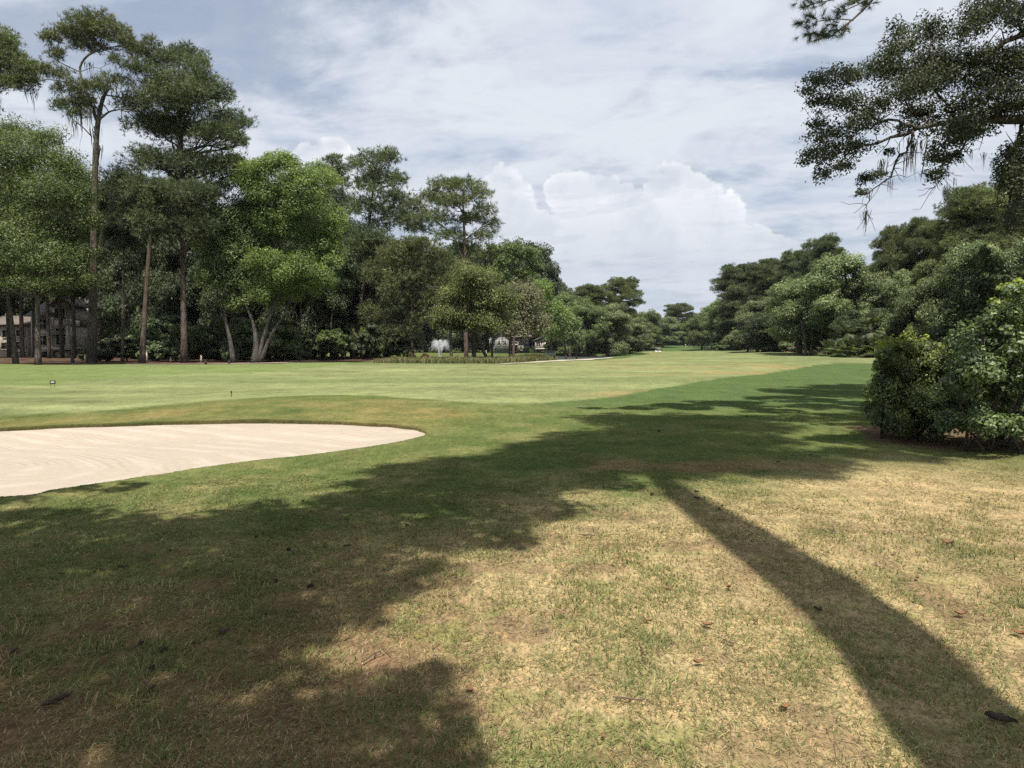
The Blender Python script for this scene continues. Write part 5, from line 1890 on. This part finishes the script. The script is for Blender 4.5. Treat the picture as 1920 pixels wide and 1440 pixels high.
def green_bin():
    D = 94.0
    b = W(1032, 668, D)
    org = (b[0], D, hgt(b[0], D))
    r = thing('slatted_bin', 'dark green slatted enclosure standing at the pond edge', 'bin', org)
    mb = MB()
    for i in range(7):
        mb.box((-.54 + i * .18, 0, .55), (.13, .9, 1.1))
    obj('slats', mb.mesh('slats'), M['green_box'], r)
    t = MB()
    t.box((0, 0, 1.13), (1.35, 1.05, .07))
    bevel(obj('lid', t.mesh('lid'), M['green_box'], r), .02)
    for sx in (-1, 1):
        p = MB()
        p.box((sx * .62, -.49, .5), (.08, .06, 1.05))
        obj('post', p.mesh('post'), M['green_box'], r)
    b = W(909, 668, 90)
    org = (b[0], 90, hgt(b[0], 90))
    r = thing('utility_box', 'small pale utility box among the reeds', 'box', org)
    m = MB()
    m.box((0, 0, .55), (.5, .4, 1.1))
    bevel(obj('cabinet', m.mesh('cabinet'), M['white'], r), .03)
    m = MB()
    m.box((0, 0, 1.13), (.58, .48, .05))
    obj('cap', m.mesh('cap'), M['white'], r)


green_bin()


def fountain():
    rng = np.random.default_rng(41)
    x, y = (825 - 960) / F * 118, 118.0
    r = thing('fountain', 'white fan of fountain spray rising from the pond behind the reeds', 'fountain', (x, y, POND_Z))
    mb = MB()
    mb.tube([(0, 0, -.1), (0, 0, .18)], [.45, .35], 12)
    obj('float', mb.mesh('float'), M['black'], r)
    n = 5200
    az = rng.integers(0, 9, n) * .698 + rng.normal(0, .09, n)
    sp = np.where(rng.random(n) < .3, rng.uniform(.0, .25, n), rng.uniform(1.0, 1.7, n))
    vz = rng.uniform(6.6, 7.9, n)
    t = rng.random(n) ** .8 * 1.15
    px, py = np.cos(az) * sp * t * 1.0, np.sin(az) * sp * t * 1.0
    pz = vz * t - 4.9 * t * t + .15
    k = pz > .02
    P = np.stack([px, py, pz], 1)[k]
    P[:, :2] += rng.normal(0, .05, (len(P), 2))
    m = len(P)
    a, b_ = rng.normal(0, .035, (m, 3)), rng.normal(0, .035, (m, 3))
    a[:, 2] *= 3.5
    V = np.stack([P - a, P + b_, P + a, P - b_], 1).reshape(-1, 3)
    obj('spray', mesh_np('spray', V, [np.arange(m * 4).reshape(-1, 4)]), M['spray'], r)


fountain()


def straw_mound():
    rng = np.random.default_rng(8)
    D = 92.0
    b = W(797, 668, D)
    z = hgt(b[0], D)
    th = np.linspace(0, 2 * math.pi, 28, endpoint=False)
    V, n0 = [], 0
    rings = np.linspace(1, .04, 9)
    for q in rings:
        rr = q * (1 + .15 * np.sin(3 * th + q) + rng.normal(0, .05, 28))
        V.append(np.stack([np.cos(th) * rr * .75, np.sin(th) * rr * .7, np.full(28, .75 * (1 - q * q)) + rng.normal(0, .03, 28) * (q < 1)], 1))
    V = np.concatenate(V)
    i = np.arange(8)[:, None] * 28
    j = np.arange(28)[None]
    Q = np.stack([i + j, i + (j + 1) % 28, i + 28 + (j + 1) % 28, i + 28 + j], -1).reshape(-1, 4)
    o = obj('earth_mound', mesh_np('earth_mound', V, [Q], smooth=True), plain_mat('orange_earth', (.33, .135, .065), 1, .05, .4, 5))
    o.location = (b[0], D, z)
    tag(o, 'small orange brown mound of earth left of the fountain', 'mound')


straw_mound()


def lawn_sign():
    D = 39.0
    x, y = Gd(99, 726, .06)
    z = hgt(x, y)
    r = thing('lawn_sign', 'small black lawn sign with white lettering stuck in the fairway', 'sign', (x, y, z), rz=R(12))
    m = MB()
    m.box((0, 0, .21), (.21, .015, .15))
    bevel(obj('board', m.mesh('board'), M['black'], r), .006)
    m = MB()
    for (zz, w) in ((.238, .13), (.19, .15)):
        m.box((0, -.0095, zz), (w, .004, .022))
    obj('lettering', m.mesh('lettering'), M['white'], r)
    m = MB()
    for sx in (-.07, .07):
        m.box((sx, .0, .06), (.012, .012, .14))
    obj('stake', m.mesh('stake'), M['black'], r)


lawn_sign()


def marker():
    x, y = Gd(434, 747, .03)
    z = hgt(x, y)
    r = thing('sprinkler_stake', 'thin dark stake standing at the edge of the mown fairway above the bunker', 'stake', (x, y, z))
    m = MB()
    m.tube([(0, 0, -.05), (0, 0, .13)], [.012, .012], 8)
    obj('rod', m.mesh('rod'), M['black'], r)
    m = MB()
    m.tube([(0, 0, .13), (0, 0, .185)], [.028, .022], 8)
    obj('head', m.mesh('head'), M['black'], r)
    # low posts beside the cart path
    pm, cm = None, None
    for i, (px, py, D, lab) in enumerate(((386, 689, 60.2, 'leftmost short black post beside the pale cart path'), (430, 687, 62.4, 'middle short black post beside the pale cart path'), (473, 684.5, 65.0, 'rightmost short black post beside the pale cart path'))):
        b = W(px, py, D)
        loc = (b[0], D, hgt(b[0], D))
        if i == 0:
            r0 = r = thing('bollard', lab, 'post', loc, 'short posts by the cart path')
            m = MB()
            m.box((0, 0, .15), (.15, .15, .36))
            obj('shaft', m.mesh('shaft'), M['black'], r)
            m = MB()
            m.box((0, 0, .355), (.2, .2, .05), 0, .4)
            obj('cap', m.mesh('cap'), M['black'], r)
        else:
            r = copy_tree(r0)
            r.location = loc
            r['label'] = lab
    for i, (px, D, hh, lab) in enumerate(((275, 66.5, .95, 'pale wooden stake beside the foot of the leaning pine'), (377, 68, .6, 'short wooden stake right of the straight grey trunk'), (160, 69, .7, 'short pale stake in shade left of the gnarled pine'), (320, 67, .4, 'low wooden stake between the two brown trunks'),
                                          (1598, 92, 1.1, 'left pale stake before the palmettos'), (1640, 84, 1.2, 'right pale stake before the palmettos'))):
        b = W(px, 670, D)
        m = MB()
        m.box((0, 0, hh / 2 - .05), (.13, .13, hh + .1))
        m.box((0, 0, hh + .04), (.13, .13, .08), 0, .7)
        o = obj('wooden_stake', m.mesh('wooden_stake'), M['pale_wood'])
        o.location = (b[0], D, hgt(b[0], D))
        tag(o, lab, 'stake', 'wooden stakes at the foot of the trees')


marker()


def golf_cart():
    D = 268.0
    b = W(1234, 662, D)
    x, y = b[0], D
    r = thing('golf_cart', 'white roofed golf cart driving on the far fairway path', 'golf cart', (x, y, hgt(x, y)), rz=R(8))
    m = MB()
    m.box((-.15, 0, .52), (2.0, 1.12, .34), 0, .08)
    m.box((-.98, 0, .70), (.42, 1.06, .50), 0, .3)
    m.box((.78, 0, .62), (.75, 1.1, .32), 0, .15)
    bevel(obj('body', m.mesh('body'), M['white'], r), .06, 3)
    m = MB()
    m.box((0, 0, 1.86), (1.75, 1.2, .08), 0, .08)
    bevel(obj('roof', m.mesh('roof'), M['white'], r), .03)
    for sx, sy in ((-.72, -.5), (-.72, .5), (.68, -.5), (.68, .5)):
        m = MB()
        m.tube([(sx, sy, .7), (sx * 1.0, sy, 1.83)], [.03, .03], 8)
        obj('roof_post', m.mesh('roof_post'), M['black'], r)
    m = MB()
    m.box((.2, 0, .78), (.5, 1.0, .14))
    m.box((.48, 0, 1.05), (.12, 1.0, .45))
    bevel(obj('seat', m.mesh('seat'), M['khaki'], r), .04)
    m = MB()
    m.box((-.72, 0, 1.3), (.03, 1.0, .9))
    obj('windscreen', m.mesh('windscreen'), M['glass'], r)
    m = MB()
    m.tube([(-.62, -.28, .8), (-.42, -.28, 1.02)], [.025, .025], 8)
    th = np.linspace(0, 6.283, 15)
    m.tube([(-.40 + .10 * math.cos(a), -.28 + .17 * math.sin(a), 1.03 + .09 * math.cos(a)) for a in th], .018, 6)
    obj('steering_wheel', m.mesh('steering_wheel'), M['black'], r)
    for sx, sy in ((-.78, -.52), (-.78, .52), (.75, -.52), (.75, .52)):
        m = MB()
        m.tube([(sx, sy - .09, .23), (sx, sy + .09, .23)], [.23, .23], 18)
        w = bevel(obj('wheel', m.mesh('wheel'), M['rubber'], r), .03)
        h = MB()
        h.tube([(sx, sy - .10, .23), (sx, sy + .10, .23)], [.12, .12], 12)
        obj('rim', h.mesh('rim'), M['white'], w)
    m = MB()
    m.box((1.22, 0, .8), (.25, .8, .1))
    m.tube([(1.2, .22, .75), (1.32, .22, 1.45)], [.13, .13], 10)
    m.tube([(1.2, -.22, .75), (1.32, -.22, 1.40)], [.13, .13], 10)
    obj('bag_rack', m.mesh('bag_rack'), M['navy'], r)


golf_cart()


def person(px, D, face, shirt, legs, lab, lean=0.0, arm=.3):
    """standing figure: one continuous skinned body; shirt, trousers and hair over it"""
    b = W(px, 655, D)
    root = thing('person', lab, 'person', (b[0], D, hgt(b[0], D)), 'golfers on the far green', face)
    J = dict(pelvis=(0, 0, .92), waist=(0, .01, 1.08), chest=(lean * .5, .0, 1.30), neck=(lean * .7, 0, 1.47), head=(lean * .85, -.02, 1.60), crown=(lean * .9, -.01, 1.72),
             shl=(.17 + lean * .6, 0, 1.41), ell=(.25 + lean, -.05 - arm * .3, 1.15), wrl=(.17 + lean, -.22 - arm * .3, .95), hal=(.15 + lean, -.27 - arm * .3, .88),
             shr=(-.17 + lean * .6, 0, 1.41), elr=(-.25 + lean, -.05 - arm * .3, 1.15), wrr=(-.14 + lean, -.22 - arm * .3, .94), har=(-.12 + lean, -.27 - arm * .3, .87),
             hil=(.10, 0, .88), knl=(.13, -.03, .49), anl=(.14, .02, .09), tol=(.15, -.14, .04), hir=(-.10, 0, .88), knr=(-.13, -.03, .49), anr=(-.14, .02, .09), tor=(-.15, -.14, .04))
    rad = dict(pelvis=.135, waist=.125, chest=.15, neck=.058, head=.088, crown=.07, shl=.062, ell=.045, wrl=.032, hal=.04, shr=.062, elr=.045, wrr=.032, har=.04,
               hil=.09, knl=.06, anl=.042, tol=.035, hir=.09, knr=.06, anr=.042, tor=.035)
    names = list(J)
    ed = [('pelvis', 'waist'), ('waist', 'chest'), ('chest', 'neck'), ('neck', 'head'), ('head', 'crown'), ('chest', 'shl'), ('shl', 'ell'), ('ell', 'wrl'), ('wrl', 'hal'), ('chest', 'shr'), ('shr', 'elr'), ('elr', 'wrr'), ('wrr', 'har'),
          ('pelvis', 'hil'), ('hil', 'knl'), ('knl', 'anl'), ('anl', 'tol'), ('pelvis', 'hir'), ('hir', 'knr'), ('knr', 'anr'), ('anr', 'tor')]

    def skin(nm, keep, grow, mat, rootj):
        ks = [k for k in names if k in keep]
        me = bpy.data.meshes.new(nm)
        me.from_pydata([J[k] for k in ks], [(ks.index(a), ks.index(c)) for a, c in ed if a in ks and c in ks], [])
        o = obj(nm, me, mat, root)
        md = o.modifiers.new('skin', 'SKIN')
        for i, k in enumerate(ks):
            sv = me.skin_vertices[0].data[i]
            sv.radius = (rad[k] + grow, rad[k] + grow)
            sv.use_root = k == rootj
        sb = o.modifiers.new('sub', 'SUBSURF')
        sb.levels = sb.render_levels = 1
        return o
    skin('body', names, 0, M['skin'], 'pelvis')
    skin('shirt', ('waist', 'chest', 'shl', 'ell', 'shr', 'elr'), .014, shirt, 'chest')
    skin('trousers', ('pelvis', 'hil', 'knl', 'hir', 'knr', 'anl', 'anr'), .016, legs, 'pelvis')
    m = MB()
    m.tube([(lean * .87, .0, 1.63), (lean * .88, .0, 1.70), (lean * .9, 0, 1.755)], [.108, .10, .05], 12)
    m.tube([(lean * .87, -.10, 1.675), (lean * .87, -.17, 1.665)], [.07, .05], 8)
    obj('cap', m.mesh('cap'), shirt, root)


person(1285, 335, R(20), M['yellow'], M['khaki'], 'golfer in a pale yellow shirt standing on the far green', .06, .3)
person(1291.5, 337, R(-60), M['navy'], M['navy'], 'golfer in dark clothes beside the yellow shirted golfer', .12, .5)


# ------------------------------------------------------------------ litter on the lawn
def cone_mesh(seed):
    rng = np.random.default_rng(seed)
    mb = MB()
    n = 9
    t = np.linspace(0, 1, n)
    mb.tube(np.stack([t * .085 - .04, 0 * t, .022 + 0 * t], 1), .004 + .020 * np.sin(math.pi * np.clip(t * .92 + .06, 0, 1)) ** .7, 8, .06, rng)
    for i in range(46):
        q = .05 + .9 * i / 46
        a = i * 2.4
        rr = .004 + .021 * math.sin(math.pi * min(1, q * .92 + .06)) ** .7
        c = np.array((q * .085 - .04, math.cos(a) * rr, .022 + math.sin(a) * rr))
        o = np.array((.35, math.cos(a), math.sin(a))) * .013
        s = np.array((0, -math.sin(a), math.cos(a))) * .008
        mb.add([c - s, c + s, c + o + s * .7, c + o - s * .7], [(0, 1, 2, 3)])
    return mb.mesh('pine_cone')


def chip_mesh(seed):
    rng = np.random.default_rng(seed)
    th = np.linspace(0, 6.283, 11, endpoint=False)
    rr = 1 + rng.normal(0, .22, 11)
    x, y = np.cos(th) * rr * .075, np.sin(th) * rr * .026
    lo = np.stack([x, y, .004 + .012 * np.abs(np.sin(x * 30))], 1)
    hi = np.stack([x * .85, y * .8, .024 + .010 * rng.random(11) + .012 * np.abs(np.sin(x * 30))], 1)
    V = np.concatenate([lo, hi, [[0, 0, .036]], [[0, 0, 0]]])
    j = np.arange(11)
    Q = np.stack([j, (j + 1) % 11, 11 + (j + 1) % 11, 11 + j], 1)
    T = np.concatenate([np.stack([11 + j, 11 + (j + 1) % 11, np.full(11, 22)], 1), np.stack([(j + 1) % 11, j, np.full(11, 23)], 1)])
    return mesh_np('bark_chip', V, [Q, T])


def leaf_litter_mesh(seed, L=.10):
    rng = np.random.default_rng(seed)
    m = 7
    V = []
    c1, c2 = rng.uniform(.5, 1.1), rng.uniform(-.3, .5)
    for t in np.linspace(0, 1, m):
        w = L * .26 * math.sin(math.pi * min(1, t * .93 + .05)) ** .8
        for u in (-1, -.4, .4, 1):
            V.append(((t - .5) * L, u * w, .012 + .035 * c1 * (t - .5) ** 2 * 4 * .6 + .02 * abs(u) ** 1.5 * (c1 + c2 * t)))
    V = np.array(V)
    Q = [(i * 4 + j, i * 4 + j + 1, i * 4 + j + 5, i * 4 + j + 4) for i in range(m - 1) for j in range(3)]
    return mesh_np('dead_leaf', V, [np.array(Q)], smooth=True)


def twig_mesh(seed):
    rng = np.random.default_rng(seed)
    mb = MB()
    p = curve_pts((-.09, 0, .02), (.09, .01, .025), rng, 7, .03, .05)
    p[:, 2] = np.abs(p[:, 2]) * .5 + .012
    mb.tube(p, np.linspace(.006, .003, 7), 6)
    mb.tube(curve_pts(p[3], p[3] + (.05, .04, .015), rng, 4, .02, .05), np.linspace(.004, .002, 4), 5)
    return mb.mesh('twig')


def litter():
    rng = random.Random(77)
    kinds = {'cone': [cone_mesh(i) for i in range(3)], 'chip': [chip_mesh(i) for i in range(4)], 'leaf': [leaf_litter_mesh(i) for i in range(3)], 'twig': [twig_mesh(i) for i in range(3)]}
    mats = dict(cone=M['cone'], chip=M['cone'], leaf=M['dead_leaf'], twig=M['twig'])
    for k, l in kinds.items():
        for me in l:
            me.materials.append(mats[k])
    nm = dict(cone='pine_cone', chip='bark_chip', leaf='dead_leaf', twig='twig')
    ct = dict(cone='pine cone', chip='bark chip', leaf='leaf', twig='twig')
    cnt = dict(cone=0, chip=0, leaf=0, twig=0)

    def put(k, px, py, sc, label, group):
        x, y = Gd(px, py)
        o = bpy.data.objects.new(nm[k], kinds[k][cnt[k] % len(kinds[k])])
        cnt[k] += 1
        C.objects.link(o)
        o.location = (x, y, hgt(x, y) + .012)
        o.rotation_euler = (rng.uniform(-.15, .15), rng.uniform(-.15, .15), rng.uniform(0, 6.28))
        o.scale = (sc * (.52 if k in ('cone', 'chip') else .75),) * 3
        tag(o, label, ct[k], group)
    sh = 'small dark pine cone lying in the shaded grass'
    for px, py in ((404, 1051), (541, 1035), (319, 1035), (599, 961), (568, 942), (700, 965), (558, 927), (852, 909), (284, 1259), (263, 1212), (390, 1212), (671, 1165), (517, 1095), (582, 1105), (838, 1025), (1210, 818), (1196, 815), (1235, 810), (1404, 836), (1540, 782), (1400, 782), (1127, 850),
                   (1215, 861), (969, 841), (1058, 913), (1187, 948), (1223, 930), (930, 930), (480, 1010), (620, 1000)):
        if (px * 7 + py) % 3 == 0:
            continue
        put('cone', px, py, rng.choice((.45, .65, .8, 1.0, 1.2)), sh, 'pine cones in the shade')
    sc_ = 'dark flake of bark lying in the shaded grass'
    for px, py in ((232, 1068), (116, 1081), (192, 1073), (650, 1028), (763, 988), (26, 1227), (283, 1298), (1458, 868), (1521, 855), (1173, 898), (224, 1094), (417, 1192), (305, 1223), (1306, 937), (1321, 936), (1354, 952), (1348, 957), (1306, 925)):
        put('chip', px, py, rng.uniform(.55, 1.0) * (1.35 if 1300 < px < 1360 else 1), sc_, 'bark flakes in the shade')
    put('chip', 104, 1323, 1.3, 'largest dark bark chunk in the lower left shade', 'bark flakes in the shade')
    put('chip', 1870, 1355, 1.35, 'long dark bark strip inside the trunk shadow, lower right', 'bark flakes in the shade')
    put('chip', 1533, 1147, .8, 'dark bark flake midway along the trunk shadow', 'bark flakes in the shade')
    for px, py, s_, lab in ((1776, 1024, 1.25, 'large curled brown leaf in sunlit straw right of the trunk shadow'), (1800, 1159, 1.0, 'brown folded leaf between the trunk shadow and the right edge'), (1326, 1179, 1.0, 'reddish brown leaf in the middle of the sunlit straw'),
                            (1366, 1108, .9, 'greyish curled leaf left of the trunk shadow'), (1910, 1195, .9, 'brown leaf at the right edge beside the trunk shadow')):
        put('leaf', px, py, s_, lab, 'dead leaves on the sunlit lawn')
    for px, py in ((1251, 1108), (1254, 1071), (1472, 1336), (1526, 943), (1786, 883), (1656, 974), (1054, 1156), (1213, 1170), (1310, 1250), (880, 1300), (1130, 1390), (1720, 1090), (1850, 946)):
        put('leaf', px, py, rng.uniform(.45, .8), 'small dry leaf fallen on the sunlit straw', 'small dry leaves on the lawn')
    for px, py in ((1204, 1233), (1362, 1209), (1010, 1190), (1100, 1010), (1735, 930), (1180, 1320), (1560, 1000), (700, 1240), (180, 1180)):
        put('twig', px, py, rng.uniform(.7, 1.3), 'short bent twig lying on the dry lawn', 'twigs on the lawn')


litter()


# ------------------------------------------------------------------ the damp summer air that greys the far trees
def build_haze():
    m = bpy.data.materials.new('haze')
    m.use_nodes = True
    k = NT(m.node_tree)
    o = k.n('ShaderNodeOutputMaterial')
    v = k.n('ShaderNodeVolumePrincipled')
    v.inputs['Color'].default_value = (.86, .92, 1.0, 1)
    v.inputs['Density'].default_value = .00006
    v.inputs['Anisotropy'].default_value = .0
    k.t.links.new(v.outputs[0], o.inputs['Volume'])
    mb = MB()
    mb.box((0, 300, 21.5), (1400, 1400, 50))
    tag(obj('haze', mb.mesh('haze'), m), 'thin pale summer haze over the whole course', 'haze', kind='stuff')


build_haze()
